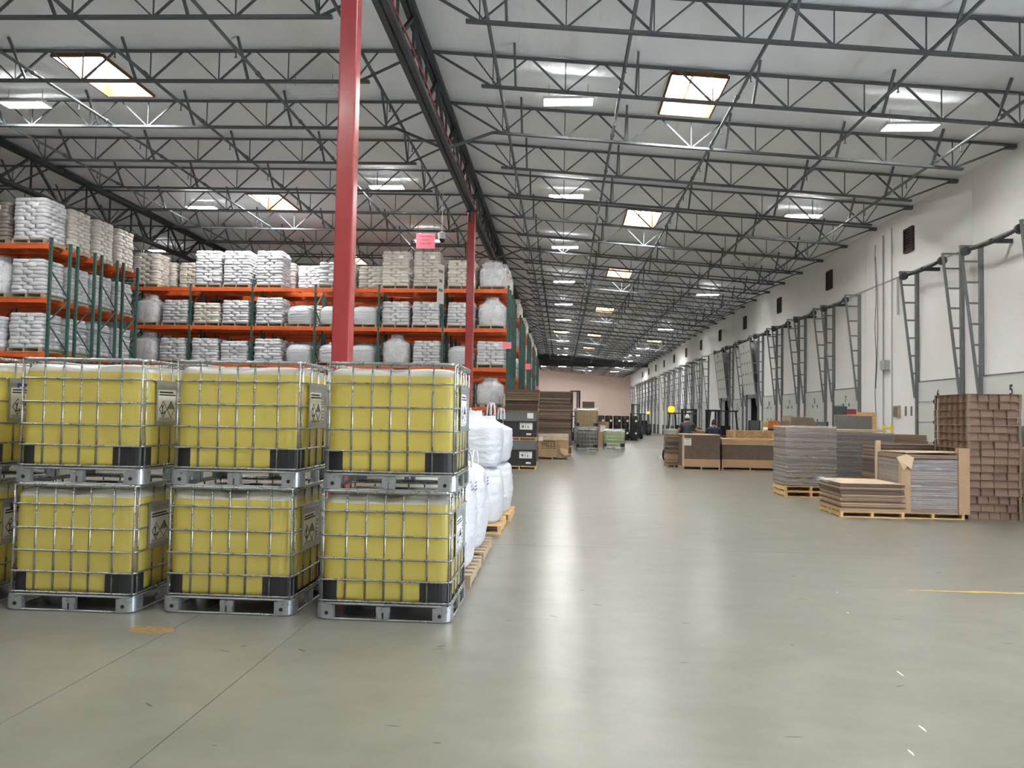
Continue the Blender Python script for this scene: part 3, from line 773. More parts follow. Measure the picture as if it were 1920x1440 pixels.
# ------------------------------------------------------------------ liquid totes (caged tanks)
W, D, H = 1.19, 1.03, 1.128
def make_tote_meshes():
    R = {}
    lv = 1.005
    prof = [(0.15, 0.05), (0.165, 0.02), (0.2, 0.0), (0.33, 0.0), (0.345, 0.004), (0.36, 0.0), (0.6, -0.006), (0.85, -0.004), (lv, 0.0), (1.03, 0.008), (1.055, 0.03), (1.072, 0.07), (1.08, 0.13)]
    rings = []
    for z, ins in prof:
        hx, hy, r = W / 2 - 0.025 - ins, D / 2 - 0.025 - ins, max(0.05, 0.13 - ins)
        pts = []
        for x, y in rrect(hx, hy, r, 5):
            pts.append((x, y, z))
        # densify the long sides so the top can dip
        out = []
        for i, p in enumerate(pts):
            q = pts[(i + 1) % len(pts)]
            out.append(p)
            if (Vector(q) - Vector(p)).length > 0.3:
                for k in range(1, 10): out.append(tuple(Vector(p).lerp(Vector(q), k / 10)))
        rings.append(out)
    fix = []
    for (z, ins), rg in zip(prof, rings):
        f = max(0, min(1, (z - lv) / 0.06))
        fix.append([(x, y, zz - f * (0.04 * math.exp(-(x / 0.13) ** 2) + 0.028 * math.exp(-((abs(x) - 0.3) / 0.09) ** 2) * (x < 0) )) for x, y, zz in rg])
    ms = [0 if z < lv - 0.001 else 1 for z, _ in prof[:-1]]
    R['tank'] = MB().rings(fix, ms)
    R['ring'] = {}
    for z, r in ((0.165, 0.009), (0.345, 0.009), (0.53, 0.009), (0.73, 0.009), (0.94, 0.009)):
        R['ring'][z] = MB().tube([(x, y, z) for x, y in rrect(W / 2 - 0.008, D / 2 - 0.008, 0.07, 5)], r, 6, closed=True).mesh('cage_ring', 'cage_steel', True)
    R['rim'] = MB().tube([(x, y, H - 0.018) for x, y in rrect(W / 2 - 0.014, D / 2 - 0.014, 0.09, 6)], 0.017, 8, closed=True).mesh('cage_rim', 'cage_steel', True)
    R['bar'] = MB().cyl((0, 0, 0.14), (0, 0, H - 0.018), 0.009, 6).mesh('cage_bar', 'cage_steel', True)
    pts = rrect(W / 2 - 0.012, D / 2 - 0.012, 0.1, 6)
    R['skid'] = MB().tube([(x, y, 0.01) for x, y in pts], 0.01, 6, closed=True).mesh('skid_rail', 'galv', True)
    R['rail'] = MB().tube([(x, y, 0.14) for x, y in pts], 0.011, 6, closed=True).mesh('pallet_rail', 'galv', True)
    R['deck'] = MB().prism(rrect(W / 2 - 0.03, D / 2 - 0.03, 0.09, 4), 0.14, 0.15).mesh('pallet_deck', 'dark_deck')
    foot = MB(); L1 = 0.16
    c = [(L1, 0), (L1, 0.05), (0.05, 0.05), (0.05, L1), (0, L1)] + [(0.07 - 0.07 * math.cos(a), 0.07 - 0.07 * math.sin(a)) for a in [PI / 2 * k / 6 for k in range(7)]]
    foot.prism(c[::-1], 0.012, 0.125)
    foot.prism([(x * 0.8 + 0.006, y * 0.8 + 0.006) for x, y in c][::-1], 0.125, 0.145)
    R['foot'] = foot.mesh('corner_foot', 'galv')
    R['hole'] = MB().cyl((0, -0.002, 0), (0, 0.004, 0), 0.017, 10).mesh('bolt_hole', 'ink')
    mid = MB().b2((-0.055, 0, 0.02), (-0.008, 0.05, 0.125)).b2((0.008, 0, 0.02), (0.055, 0.05, 0.125)).b2((-0.06, 0.005, 0.075), (0.06, 0.04, 0.12))
    R['mid'] = mid.mesh('middle_foot', 'galv')
    gp = rrect(W / 2 - 0.02, D / 2 - 0.02, 0.13, 6)
    def guard(cx, cy, lx, ly):
        hx, hy, r = W / 2 - 0.02, D / 2 - 0.02, 0.13
        arc = [(hx - r + r * math.cos(a), hy - r + r * math.sin(a)) for a in [PI / 2 * k / 6 for k in range(7)]]
        path = [(hx, hy - r - ly)] + arc + [(hx - r - lx, hy)]
        inner = [(x - 0.012 if i < 8 else x, y - 0.012 if i > 0 else y) for i, (x, y) in enumerate(path)]
        path = [(x * cx, y * cy) for x, y in path]; inner = [(x * cx, y * cy) for x, y in inner]
        poly = path + inner[::-1]
        if cx * cy < 0: poly = poly[::-1]
        return MB().prism(poly, 0.15, 0.345).mesh('corner_guard', 'black_plastic', False)
    R['guards'] = [guard(1, -1, 0.13, 0.04), guard(-1, -1, 0.03, 0.1), guard(1, 1, 0.06, 0.1), guard(-1, 1, 0.06, 0.1)]
    R['lid'] = MB().cyl((0, 0, 1.045), (0, 0, 1.1), 0.09, 16).cyl((0, 0, 1.1), (0, 0, 1.106), 0.03, 8).mesh('lid', 'black_plastic')
    R['drum'] = MB().prism(rrect(W / 2 - 0.08, D / 2 - 0.08, 0.06, 3), 0.02, 0.104).mesh('pallet_core', 'dark_deck')
    return R
TM = make_tote_meshes()
TANKS = {}
FR = [-0.545, -0.34, -0.165, 0.0, 0.16, 0.375, 0.565]
SD = [-0.44, -0.2, 0.0, 0.2, 0.44]
# hazard label drawings (in the y-z plane of the side plate)
def label_meshes():
    out = {}
    def q(m, y0_, z0, y1_, z1): m.b2((0, y0_, z0), (0.001, y1_, z1))
    m = MB(); q(m, -0.02, 0, 0.30, 0.285); out['sheet'] = m.mesh('hazard_label', 'paper')
    m = MB(); q(m, 0.0, 0.255, 0.25, 0.268); q(m, -0.005, 0.232, 0.29, 0.244)
    for cy in (0.075, 0.215):
        c = [(cy, 0.03), (cy + 0.068, 0.105), (cy, 0.18), (cy - 0.068, 0.105)]
        for i in range(4):
            a, b = c[i], c[(i + 1) % 4]
            m.bar((0, a[0], a[1]), (0, b[0], b[1]), 0.002, 0.006, up=(0, 1, 1))
    # dead tree and fish
    m.bar((0, 0.06, 0.07), (0, 0.066, 0.14), 0.002, 0.01, up=(0, 1, 0)); m.bar((0, 0.064, 0.11), (0, 0.04, 0.145), 0.002, 0.006, up=(0, 1, 0)); m.bar((0, 0.064, 0.12), (0, 0.085, 0.15), 0.002, 0.006, up=(0, 1, 0))
    q(m, 0.045, 0.062, 0.1, 0.072); m.add([(0.001, 0.075, 0.08), (0.001, 0.11, 0.072), (0.001, 0.1, 0.09)], [(0, 1, 2)])
    # striped upper half of the second diamond
    for k in range(7):
        yy = 0.215 + (k - 3) * 0.016; hh = 0.105 + (0.068 - abs(yy - 0.215)) * 1.02
        q(m, yy - 0.004, 0.107, yy + 0.004, hh)
    for z in (0.008, 0.02): q(m, 0.0, z, 0.26, z + 0.004)
    out['print'] = m.mesh('hazard_symbol', 'ink')
    m = MB(); q(m, 0, 0, 0.06, 0.2); out['slip'] = m.mesh('batch_label', 'paper')
    m = MB()
    for z in (0.02, 0.05, 0.08, 0.12, 0.15, 0.17): q(m, 0.008, z, 0.05, z + 0.012)
    out['slipprint'] = m.mesh('batch_print', 'ink_grey')
    m = MB(); q(m, 0, 0, 0.5, 0.075); out['band'] = m.mesh('blue_band', 'ink_blue')
    m = MB(); q(m, 0.03, 0.028, 0.24, 0.04); q(m, 0.27, 0.03, 0.36, 0.038); q(m, 0.41, 0.012, 0.47, 0.06); out['bandprint'] = m.mesh('band_print', 'paper')
    m = MB(); q(m, 0, 0, 0.15, 0.13); out['sticker'] = m.mesh('blue_sticker', 'paper')
    m = MB()
    for z in (0.09, 0.105, 0.06, 0.035, 0.012): q(m, 0.01, z, 0.13 - 0.3 * abs(z - 0.05), z + 0.014)
    out['stickerprint'] = m.mesh('sticker_print', 'ink_blue')
    return out
LM = label_meshes()
PLATE = MB().b2((-0.003, -0.3, 0.53), (0.003, 0.34, 0.945)).b2((0.003, -0.3, 0.9), (0.006, 0.34, 0.906)).mesh('side_plate', 'plate')
def make_tote(x, y, z, liquid, label, style='sheet', group='caged liquid totes', near=True, rz=0):
    t = thing('liquid_tote', label, 'tote', (x, y, z), rz, group)
    if liquid not in TANKS: TANKS[liquid] = TM['tank'].mesh('tank', [liquid, 'hdpe_cream'], True)
    ob('tank', TANKS[liquid], t); ob('lid', TM['lid'], t)
    for zz, me in TM['ring'].items(): ob('cage_ring', me, t)
    ob('cage_rim', TM['rim'], t)
    for s in (-1, 1):
        for q in FR: ob('cage_bar', TM['bar'], t, (q, s * (D / 2 - 0.02), 0))
        for q in SD: ob('cage_bar', TM['bar'], t, (s * (W / 2 - 0.02), q, 0))
    ob('skid_rail', TM['skid'], t); ob('pallet_rail', TM['rail'], t); ob('pallet_deck', TM['deck'], t)
    for sx, sy, a in ((-1, -1, 0), (1, -1, PI / 2), (1, 1, PI), (-1, 1, 1.5 * PI)):
        f = ob('corner_foot', TM['foot'], t, (sx * (W / 2 - 0.002), sy * (D / 2 - 0.002), 0), a)
    for sx in (-1, 1): ob('bolt_hole', TM['hole'], t, (sx * (W / 2 - 0.1), -D / 2 - 0.0005, 0.06))
    for a, px, py in ((0, 0, -D / 2), (PI, 0, D / 2), (PI / 2, W / 2, 0), (-PI / 2, -W / 2, 0)): ob('middle_foot', TM['mid'], t, (px, py, 0), a)
    for g in TM['guards']: ob('corner_guard', g, t)
    if near:
        p = ob('side_plate', PLATE, t, (W / 2 - 0.002, 0, 0))
        if style in ('sheet', 'blue'):
            ob('hazard_label', LM['sheet'], p, (0.004, -0.26, 0.575)); ob('hazard_symbol', LM['print'], p, (0.0055, -0.26, 0.575))
            ob('batch_label', LM['slip'], p, (0.004, 0.07, 0.6)); ob('batch_print', LM['slipprint'], p, (0.0055, 0.07, 0.6))
        if style == 'blue':
            ob('blue_band', LM['band'], p, (0.004, -0.2, 0.83)); ob('band_print', LM['bandprint'], p, (0.0055, -0.2, 0.83))
            ob('blue_sticker', LM['sticker'], t, (W / 2 - 0.021, 0.12, 0.95)); ob('sticker_print', LM['stickerprint'], t, (W / 2 - 0.0195, 0.12, 0.95))
    return t
TOTES = [(-1.51, 6.63 + D / 2, 'next to the bulk bags'), (-2.92, 6.68 + D / 2, 'in the middle column'), (-4.31, 6.59 + D / 2, 'second column from left'), (-5.72, 6.6 + D / 2, 'at the left picture edge')]
for i, (x, y, w) in enumerate(TOTES):
    jx, jr = random.uniform(-0.01, 0.01), random.uniform(-0.006, 0.006)
    make_tote(x, y, 0, 'liquid_yellow', 'caged yellow liquid tote, lower of its stack, %s' % w, 'blue' if i == 3 else 'sheet', rz=jr)
    make_tote(x + 0.02 + jx, y + 0.01, H - 0.01, 'liquid_yellow', 'caged yellow liquid tote, upper of its stack, %s' % w, 'blue' if i == 3 else 'sheet', rz=-jr)
make_tote(1.38, 41.2, 0, 'liquid_grey', 'distant grey liquid tote under the tan one, beside the tall cardboard stack', near=False)
make_tote(1.38, 41.2, H - 0.01, 'liquid_tan', 'distant tan liquid tote stacked on the grey one', near=False)
make_tote(2.95, 43.2, 0, 'liquid_green', 'distant pale green liquid tote alone on the floor', near=False)
make_tote(1.4, 47.0, H - 0.01 + 0.0, 'liquid_grey', 'distant tote behind the tan one, only its white top showing', near=False)
make_tote(1.4, 47.0, 0, 'liquid_grey', 'distant tote hidden behind the grey one', near=False)

# ------------------------------------------------------------------ bulk bags
def bulk_mesh(w, d, h, neck=0.0, seed=0, squat=False, wr=0.018):
    rs = random.Random(seed); rings = []; n = 44
    K = 34
    for k in range(K + 1):
        u = k / K; z = h * u
        if squat:
            s = 0.93 + 0.07 * math.sin(PI * min(1, u * 1.15))
            if u > 0.82: s *= math.sqrt(max(0.0, 1 - ((u - 0.82) / 0.2) ** 2))
        else:
            s = 0.86 + 0.14 * math.sin(PI * min(1.0, 0.08 + u * 0.95)) ** 0.7
            if neck and u > 0.72:
                q = (u - 0.72) / 0.28
                s *= 1 - (1 - neck) * min(1, q * 1.6) ** 0.8
            elif u > 0.84: s *= math.sqrt(max(0.02, 1 - ((u - 0.84) / 0.165) ** 2))
            if u < 0.05: s *= 0.95 + u
        ring = []
        ex = 3.4 if u < 0.75 else 2.6
        for i in range(n):
            a = 2 * PI * i / n; c, sn = math.cos(a), math.sin(a)
            r = (abs(c) ** ex + abs(sn) ** ex) ** (-1 / ex)
            x, y = r * c * w / 2 * s, r * sn * d / 2 * s
            g = noise.noise((math.cos(a) * 2.2 + seed, math.sin(a) * 2.2, z * 4.0)) * wr * 2.4 + noise.noise((math.cos(a) * 6 + seed, math.sin(a) * 6, z * 18)) * wr * 1.6 + wr * 1.3 * max(0, u - 0.62) * 3 * math.sin(a * 13 + 3 * noise.noise((a, z * 3, seed)))
            ring.append((x * (1 + g), y * (1 + g), z + g * 0.4))
        rings.append(ring)
    return MB().rings(rings)
def loop_mesh(hh=0.2, w=0.05):
    m = MB(); n = 10
    prev = None; vs = []
    for i in range(n + 1):
        a = PI * i / n
        x, z = -math.cos(a) * w, math.sin(a) * hh
        for dx, dy in ((-0.02, -0.006), (0.02, -0.006), (0.02, 0.006), (-0.02, 0.006)):
            vs.append((x + dx * abs(math.sin(a)) * 0.3 + dx * 0.6, dy, z))
    fs = []
    for i in range(n):
        for j in range(4): fs.append((i * 4 + j, i * 4 + (j + 1) % 4, i * 4 + 4 + (j + 1) % 4, i * 4 + 4 + j))
    return m.add(vs, fs).mesh('lifting_loop', 'bulk_bag', True)
LOOP = loop_mesh()
def bulk_bag(x, y, z, w, d, h, label, neck=0.0, seed=0, loops=True, wood='wood', pal=True, group='bulk bags on the floor', prints=True):
    t = thing('bulk_bag', label, 'bulk bag', (x, y, z), 0, group)
    z0 = 0
    if pal: pallet(t, w * 1.03, d * 1.03, wood, 0, 0.13); z0 = 0.13
    bulk_mesh(w, d, h, neck, seed).build('bag_body', 'bulk_bag', t, True, (0, 0, z0))
    if loops:
        for sx in (-1, 1):
            for sy in (-1, 1): ob('lifting_loop', LOOP, t, (sx * w * 0.3, sy * d * 0.3, z0 + h * 0.93), sx * sy * PI / 4)
    if prints:
        m = MB()
        for k in range(3): m.b2((0, -0.1, k * 0.04), (0.004, 0.1 - 0.03 * k, k * 0.04 + 0.018))
        m.build('bag_print', 'bag_print', t, loc=(w / 2 + 0.004, -0.1, z0 + h * 0.72))
    return t
bulk_bag(-1.46, 8.58, 0, 1.06, 1.1, 1.16, 'white woven bulk bag on a pallet, first behind the yellow totes', seed=1, wood='wood_grey')
bulk_bag(-1.46, 9.95, 0, 1.06, 1.12, 1.08, 'white woven bulk bag on a pallet, second behind the yellow totes', seed=2, wood='wood_grey')
bulk_bag(-1.42, 12.25, 0, 1.04, 1.1, 0.9, 'lower white bulk bag of the stacked pair behind the low bags', seed=3, loops=False, prints=False)
bulk_bag(-1.42, 12.25, 1.0, 1.0, 1.06, 0.86, 'upper white bulk bag with standing loops, top of the nearest stacked pair', neck=0.35, seed=4, pal=False, prints=False)
bulk_bag(-1.36, 13.62, 0, 1.04, 1.1, 0.9, 'lower white bulk bag of the rear stacked pair on a wooden pallet', seed=5, loops=False, prints=False)
bulk_bag(-1.36, 13.62, 1.0, 1.0, 1.06, 0.78, 'upper white bulk bag of the rear stacked pair', neck=0.45, seed=6, pal=False, prints=False)

# ------------------------------------------------------------------ sack loads for the racks
def pillow(m, c, l, w, t, rz=0.0, mi=0, rs=random):
    pts = []
    for z, ins in ((-0.5, 0.14), (-0.22, 0.02), (0.15, 0.0), (0.5, 0.16)):
        hx, hy = l / 2 - ins * t * 0.9, w / 2 - ins * t * 0.9
        cx = min(hx, hy) * 0.35
        ring = [(hx, -hy + cx), (hx, hy - cx), (hx - cx, hy), (-hx + cx, hy), (-hx, hy - cx), (-hx, -hy + cx), (-hx + cx, -hy), (hx - cx, -hy)]
        ca, sa = math.cos(rz), math.sin(rz)
        pts.append([(c[0] + x * ca - y * sa, c[1] + x * sa + y * ca, c[2] + z * t * (1 + 0.15 * rs.uniform(-1, 1))) for x, y in ring])
    m.rings(pts, m=mi)
def sack_layout(nl, w, d, t, seed):
    rs = random.Random(seed); out = []
    for k in range(nl):
        j = lambda a=0.012: rs.uniform(-a, a)
        sx = 1 - 0.03 * max(0, k - nl + 2)
        if k % 2 == 0:
            nx, ny = 2, 3
        else:
            nx, ny = 3, 2
        ox, oy = j(0.014), j(0.014)
        for a in range(nx):
            for b in range(ny):
                out.append(((ox + (a + 0.5 - nx / 2) * w / nx * sx + j(), oy + (b + 0.5 - ny / 2) * d / ny * sx + j(), (k + 0.5) * t + j(0.005)), w / nx * 1.02 * sx, d / ny * 1.02 * sx, t * 1.12, j(0.03)))
    return out
def sack_stack_mesh(nl, w, d, t, seed, matname):
    m = MB(); rs = random.Random(seed + 50)
    for c, l, ww, tt, rz in sack_layout(nl, w, d, t, seed): pillow(m, c, l, ww, tt, rz, 0, rs)
    return m.mesh('sacks', matname, True)
SW, SDP = 1.06, 0.98
STACKS = {}
def sack_mesh(nl, matname, seed, w=SW):
    k = (nl, matname, seed % 3, w)
    if k not in STACKS: STACKS[k] = sack_stack_mesh(nl, w, SDP, 0.112, seed % 3 + nl, matname)
    return STACKS[k]
RBAG = {}
def wrap_shell(w, d, h, seed):
    return bulk_mesh(w, d, h, 0, seed, wr=0.01)
TAGM = MB().b2((-0.09, 0, 0), (0.09, 0.003, 0.13)).mesh('load_tag', 'paper')
def sack_load(x, y, z, nl, label, matname='sack', seed=0, group='sack loads on the racks', w=SW, split=False, tagged=True):
    t = thing('sack_pallet', label, 'pallet load', (x, y, z), 0, group)
    simple_pallet(t, w * 1.02, SDP)
    if split:
        if 'pil' not in RBAG:
            for nm in ('a', 'b'):
                m = MB(); l, ww = (w / 2, SDP / 3) if nm == 'a' else (w / 3, SDP / 2)
                pillow(m, (0, 0, 0), l * 1.02, ww * 1.02, 0.112 * 1.12); RBAG['pil' + nm] = m.mesh('sack', matname, True)
            RBAG['pil'] = 1
        for i, (c, l, ww, tt, rz) in enumerate(sack_layout(nl, w, SDP, 0.112, seed)):
            ob('sack', RBAG['pila' if l > ww else 'pilb'], t, (c[0], c[1], c[2] + 0.13), rz)
    else:
        o = ob('sacks', sack_mesh(nl, matname, seed, w), t, (0, 0, 0.13)); o['kind'] = 'stuff'
    if tagged:
        ob('load_tag', TAGM, t, (w * 0.2, -SDP / 2 - 0.012, 0.13 + nl * 0.112 * 0.78))
    return t
def bag_load(x, y, z, shape, label, seed=0, group='bagged loads on the racks'):
    t = thing('bag_pallet', label, 'pallet load', (x, y, z), 0, group)
    simple_pallet(t, 1.06, 1.0)
    dims = {'neck': (1.04, 1.0, 0.98, 0.72), 'hood': (1.06, 1.0, 1.12, 0.5), 'squat': (1.04, 1.0, 0.74, 0), 'crinkle': (1.04, 1.0, 1.0, 0.55)}[shape]
    k = (shape, seed % 2)
    if k not in RBAG: RBAG[k] = bulk_mesh(*dims[:3], dims[3], seed % 2 + 11, squat=(shape == 'squat'), wr=0.012).mesh('bag_body', 'bulk_bag', True)
    ob('bag_body', RBAG[k], t, (0, 0, 0.13))
    if shape in ('hood', 'neck', 'crinkle'):
        k2 = ('wrap', shape)
        if k2 not in RBAG: RBAG[k2] = bulk_mesh(dims[0] * 1.02, dims[1] * 1.02, dims[2] * 1.06, dims[3] * 1.1, 31, wr=0.016).mesh('stretch_wrap', 'wrap_bag', True)
        ob('stretch_wrap', RBAG[k2], t, (0, 0, 0.12))
    else:
        k2 = 'bands'
        if k2 not in RBAG:
            m = MB()
            for zz in (0.1, 0.2, 0.3, 0.4, 0.5): m.tube([(x_, y_, zz + 0.01 * math.sin(i)) for i, (x_, y_) in enumerate(rrect(0.525, 0.505, 0.2, 5))], 0.008, 4, closed=True)
            RBAG[k2] = m.mesh('wrap_fold', 'sack', True)
        ob('wrap_fold', RBAG[k2], t, (0, 0, 0.13))
    return t

# ------------------------------------------------------------------ pallet racks
BAY = 2.53
RM = {}
def rack_meshes(depth, height, levels):
    k = (depth, height, tuple(levels))
    if k in RM: return RM[k]
    post = MB().b2((-0.04, -0.035, 0), (0.04, 0.035, height)).b2((-0.09, -0.07, 0), (0.09, 0.07, 0.012))
    for zz in range(int(height / 0.15)): post.b2((-0.012, -0.037, 0.1 + zz * 0.15), (0.012, -0.035, 0.15 + zz * 0.15), 1)
    br = []
    z = 0.25; i = 0
    while z < height - 0.9:
        m = MB().bar((0, 0.035, z), (0, depth - 0.035, z), 0.03, 0.03)
        br.append(m.mesh('frame_strut', 'rack_green'))
        a, b = (0.035, depth - 0.035) if i % 2 else (depth - 0.035, 0.035)
        br.append(MB().bar((0, a, z + 0.05), (0, b, z + 0.75), 0.03, 0.03).mesh('frame_brace', 'rack_green')); z += 0.8; i += 1
    beam = MB().b2((0.04, -0.03, -0.14), (BAY - 0.04, 0.03, 0.0)).b2((0.04, -0.04, -0.17), (0.075, 0.04, 0.04)).b2((BAY - 0.075, -0.04, -0.17), (BAY - 0.04, 0.04, 0.04))
    cross = MB().b2((-0.03, 0.03, -0.05), (0.03, depth - 0.03, -0.005))
    RM[k] = (post.mesh('upright_post', ['rack_green', 'ink']), br, beam.mesh('load_beam', 'rack_orange'), cross.mesh('deck_support', 'rack_orange'))
    return RM[k]
def make_rack(x_end, nb, y, levels, depth, height, label, group='pallet racks', braces=True, detail_frames=99):
    """row along -x from x_end, front face at y"""
    t = thing('pallet_rack', label, 'rack', (x_end, y, 0), 0, group)
    post, br, beam, cross = rack_meshes(depth, height, levels)
    for b in range(nb + 1):
        x = -b * BAY
        ob('upright_post', post, t, (x, 0, 0)); ob('upright_post', post, t, (x, depth, 0), PI)
        if b < detail_frames:
            for m in br: ob(m.name.split('.')[0], m, t, (x, 0, 0))
    for b in range(nb):
        for z in levels:
            ob('load_beam', beam, t, (-(b + 1) * BAY, 0, z)); ob('load_beam', beam, t, (-(b + 1) * BAY, depth, z))
            for q in (0.35, 0.95, 1.58, 2.18): ob('deck_support', cross, t, (-(b + 1) * BAY + q, 0, z))
    return t
ROWW = ['front', 'second', 'third', 'rear']
# left rack block
LA = [1.8, 3.39, 4.98, 6.57]
XA, YA = -14.95, 21.4
for r in range(4):
    make_rack(XA, 2, YA + 1.24 * r, LA, 0.88, 6.75, 'green and orange pallet rack at far left, %s row' % ROWW[r])
TIER = {0: 'lowest tier', 1: 'third tier', 2: 'second tier', 3: 'top tier'}
for li in (1, 2, 3):
    for r in range(4):
        nl = 11 if li == 3 else 9
        x1 = XA - 0.68
        sack_load(x1, YA + 1.24 * r + 0.44, LA[li], nl, 'wrapped sacks at the end of the far left rack, %s, %s row' % (TIER[li], ROWW[r]), 'sack_warm' if li == 3 else 'sack', r + li, split=(r == 0), w=0.98, tagged=r == 0)
        if r == 0:
            if li == 2: bag_load(XA - 1.83, YA + 0.44, LA[li], 'hood', 'white bulk bag at the left picture edge on the far left rack', 1)
            else: sack_load(XA - 1.83, YA + 0.44, LA[li], nl - 1, 'dark wrapped sacks at the left picture edge, top tier' if li == 3 else 'white sacks at the left picture edge, third tier of the far left rack', 'sack_dark' if li == 3 else 'sack', 2, w=0.98)
# middle rack block facing the camera
LB = [2.08, 3.60, 5.12, 6.65]
XB, YB0 = -2.1, 29.5
RP = 1.3
for r in range(4):
    make_rack(XB, 6, YB0 + RP * r, LB, 1.0, 6.8, 'long green and orange pallet rack behind the totes, %s row' % ROWW[r], detail_frames=99 if r == 0 else 1)
slots = []
for b in range(6):
    slots += [XB - BAY * b - 0.66, XB - BAY * b - 1.87]
PLAN = {
    3: ['neck', ('sack_warm', 9), ('sack_warm', 12), ('sack_warm', 12), None, ('sack', 8), None, ('sack', 12), ('sack', 12), ('sack', 12), None, ('sack_warm', 11)],
    2: ['hood', ('sack', 8), ('sack', 8), ('sack', 8), 'squat', 'squat', 'squat', ('sack', 9), ('sack', 8), ('sack_warm', 7), ('sack', 8), 'hood'],
    1: [('sack', 8), 'squat', ('sack', 8), 'hood', 'squat', 'squat', 'squat', ('sack', 8), ('sack', 7), ('sack', 8), ('sack', 8), 'hood'],
    0: ['crinkle', 'squat'] + [None] * 10,
}
for li, row in PLAN.items():
    for s, it in enumerate(row):
        if it is None: continue
        where = '%s of the middle rack, %s load from the right' % (TIER[li], ORD[s])
        xx = slots[s] + random.uniform(-0.04, 0.04); yy = YB0 + 0.5 + random.uniform(-0.04, 0.02)
        if isinstance(it, tuple):
            sack_load(xx, yy, LB[li], it[1], ('white sacks on ' if it[0] == 'sack' else 'greyish wrapped sacks on ') + where, it[0], s + li)
        else:
            nm = {'neck': 'wide necked bulk bag, ', 'hood': 'hooded bulk bag, ', 'squat': 'low round bulk bag, ', 'crinkle': 'crinkled bulk bag, '}[it]
            bag_load(xx, yy, LB[li], it, nm + where, s)
# second row loads showing through the gaps
for li in (3, 2, 1):
    for s in range(12):
        if (s * 7 + li * 3) % 5 == 0: continue
        nl = [0, 8, 8, 10][li]
        if li == 3 and s in (4, 6): nl = 9
        sack_load(slots[s], YB0 + RP + 0.5, LB[li], nl, 'sacks half hidden in the second row, %s, position %s from the right' % (TIER[li], ORD[s]), 'sack_warm' if (s + li) % 3 else 'sack', s, tagged=False)
for r in (2, 3):
    for s in (9, 10, 11):
        sack_load(slots[s], YB0 + RP * r + 0.5, LB[3], 10, 'greyish sacks deep in the %s row, top tier, position %s from the right' % (ROWW[r], ORD[s]), 'sack_warm', s, tagged=False)
    sack_load(slots[0], YB0 + RP * r + 0.5, LB[3], 10, 'wrapped sacks at the aisle end of the middle rack, top tier, %s row' % ROWW[r], 'sack_warm', r, tagged=False)
# racks further down the aisle, only their ends show
for bi, yb in enumerate((38.2, 46.9, 55.6, 64.3)):
    for r in range(4):
        make_rack(XB, 1, yb + RP * r, LB, 1.0, 6.8, 'end of a green and orange rack down the aisle, block %s, %s row' % (ORD[bi + 1], ROWW[r]), group='rack ends down the aisle')
        for li in (3, 2, 1):
            if (bi + r + li) % 4 == 3: continue
            sack_load(slots[0], yb + RP * r + 0.5, LB[li], 9 if li == 3 else 8, 'sacks at the aisle end of rack block %s, %s row, %s' % (ORD[bi + 1], ROWW[r], TIER[li]), 'sack_warm' if li == 3 else 'sack', bi + r, group='sack loads down the aisle', tagged=False)
# signs and cards
def card(name, x, y, z, w, h, label, matn='pink_card', rz=0.0, lines=0, hang=0.0):
    t = thing(name, label, 'sign', (x, y, z), rz)
    MB().b2((-w / 2, 0, 0), (w / 2, 0.006, h)).build('card', matn, t)
    if lines:
        for k in range(lines):
            m = MB(); zz = h * (0.78 - 0.24 * k); ww = [0.62, 0.42, 0.58][k % 3] * w; xx = -ww / 2
            rs = random.Random(k)
            while xx < ww / 2 - 0.01:
                l = rs.uniform(0.03, 0.07); m.b2((xx, -0.003, zz), (min(xx + l, ww / 2), 0, zz + h * 0.075)); xx += l + 0.012
            m.build('print_line', 'pink_ink' if matn == 'pink_card' else 'ink_grey', t)
    if hang:
        for s in (-1, 1): MB().cyl((s * w * 0.42, 0.003, h), (s * w * 0.42, 0.003, h + hang), 0.004, 4).build('hanging_wire', 'steel', t)
    return t
card('hanging_sign', -4.74, 26.0, 7.47, 0.66, 0.52, 'pink rectangular sign with three faint lines hanging above the racks', lines=3, hang=1.87)
card('hanging_sign', -4.65, 28.9, 6.0, 0.55, 1.5, 'narrow white paper sign hanging edge-on in front of the middle rack', 'paper', rz=1.25, lines=3, hang=2.35)
card('rack_card', -2.12, 29.455, 4.35, 0.34, 0.26, 'pink card on the nearest rack end upright')
card('rack_card', -2.1, 46.855, 4.6, 0.4, 0.36, 'pink card on a rack end upright further down the aisle')
card('rack_card', -2.1, 64.255, 3.9, 0.36, 0.36, 'small pink card on the farthest rack end upright')
t = thing('security_camera', 'white dome security camera hanging beside the pink sign', 'camera', (-4.08, 25.4, 7.66))
MB().cyl((0, 0, 0), (0, 0, 0.2), 0.12, 14).cyl((0, 0, 0.2), (0, 0, 0.26), 0.12, 14, r1=0.05).build('housing', 'fixture', t)
m = MB(); prof = [(0.105, 0.0), (0.095, -0.05), (0.07, -0.09), (0.03, -0.112)]
m.rings([[(r * math.cos(2 * PI * i / 12), r * math.sin(2 * PI * i / 12), z) for i in range(12)] for r, z in prof]).build('dome_lens', 'black_plastic', t, True)
MB().cyl((0, 0, 0.26), (0, 0, 2.2), 0.012, 6).build('drop_pole', 'fixture', t)

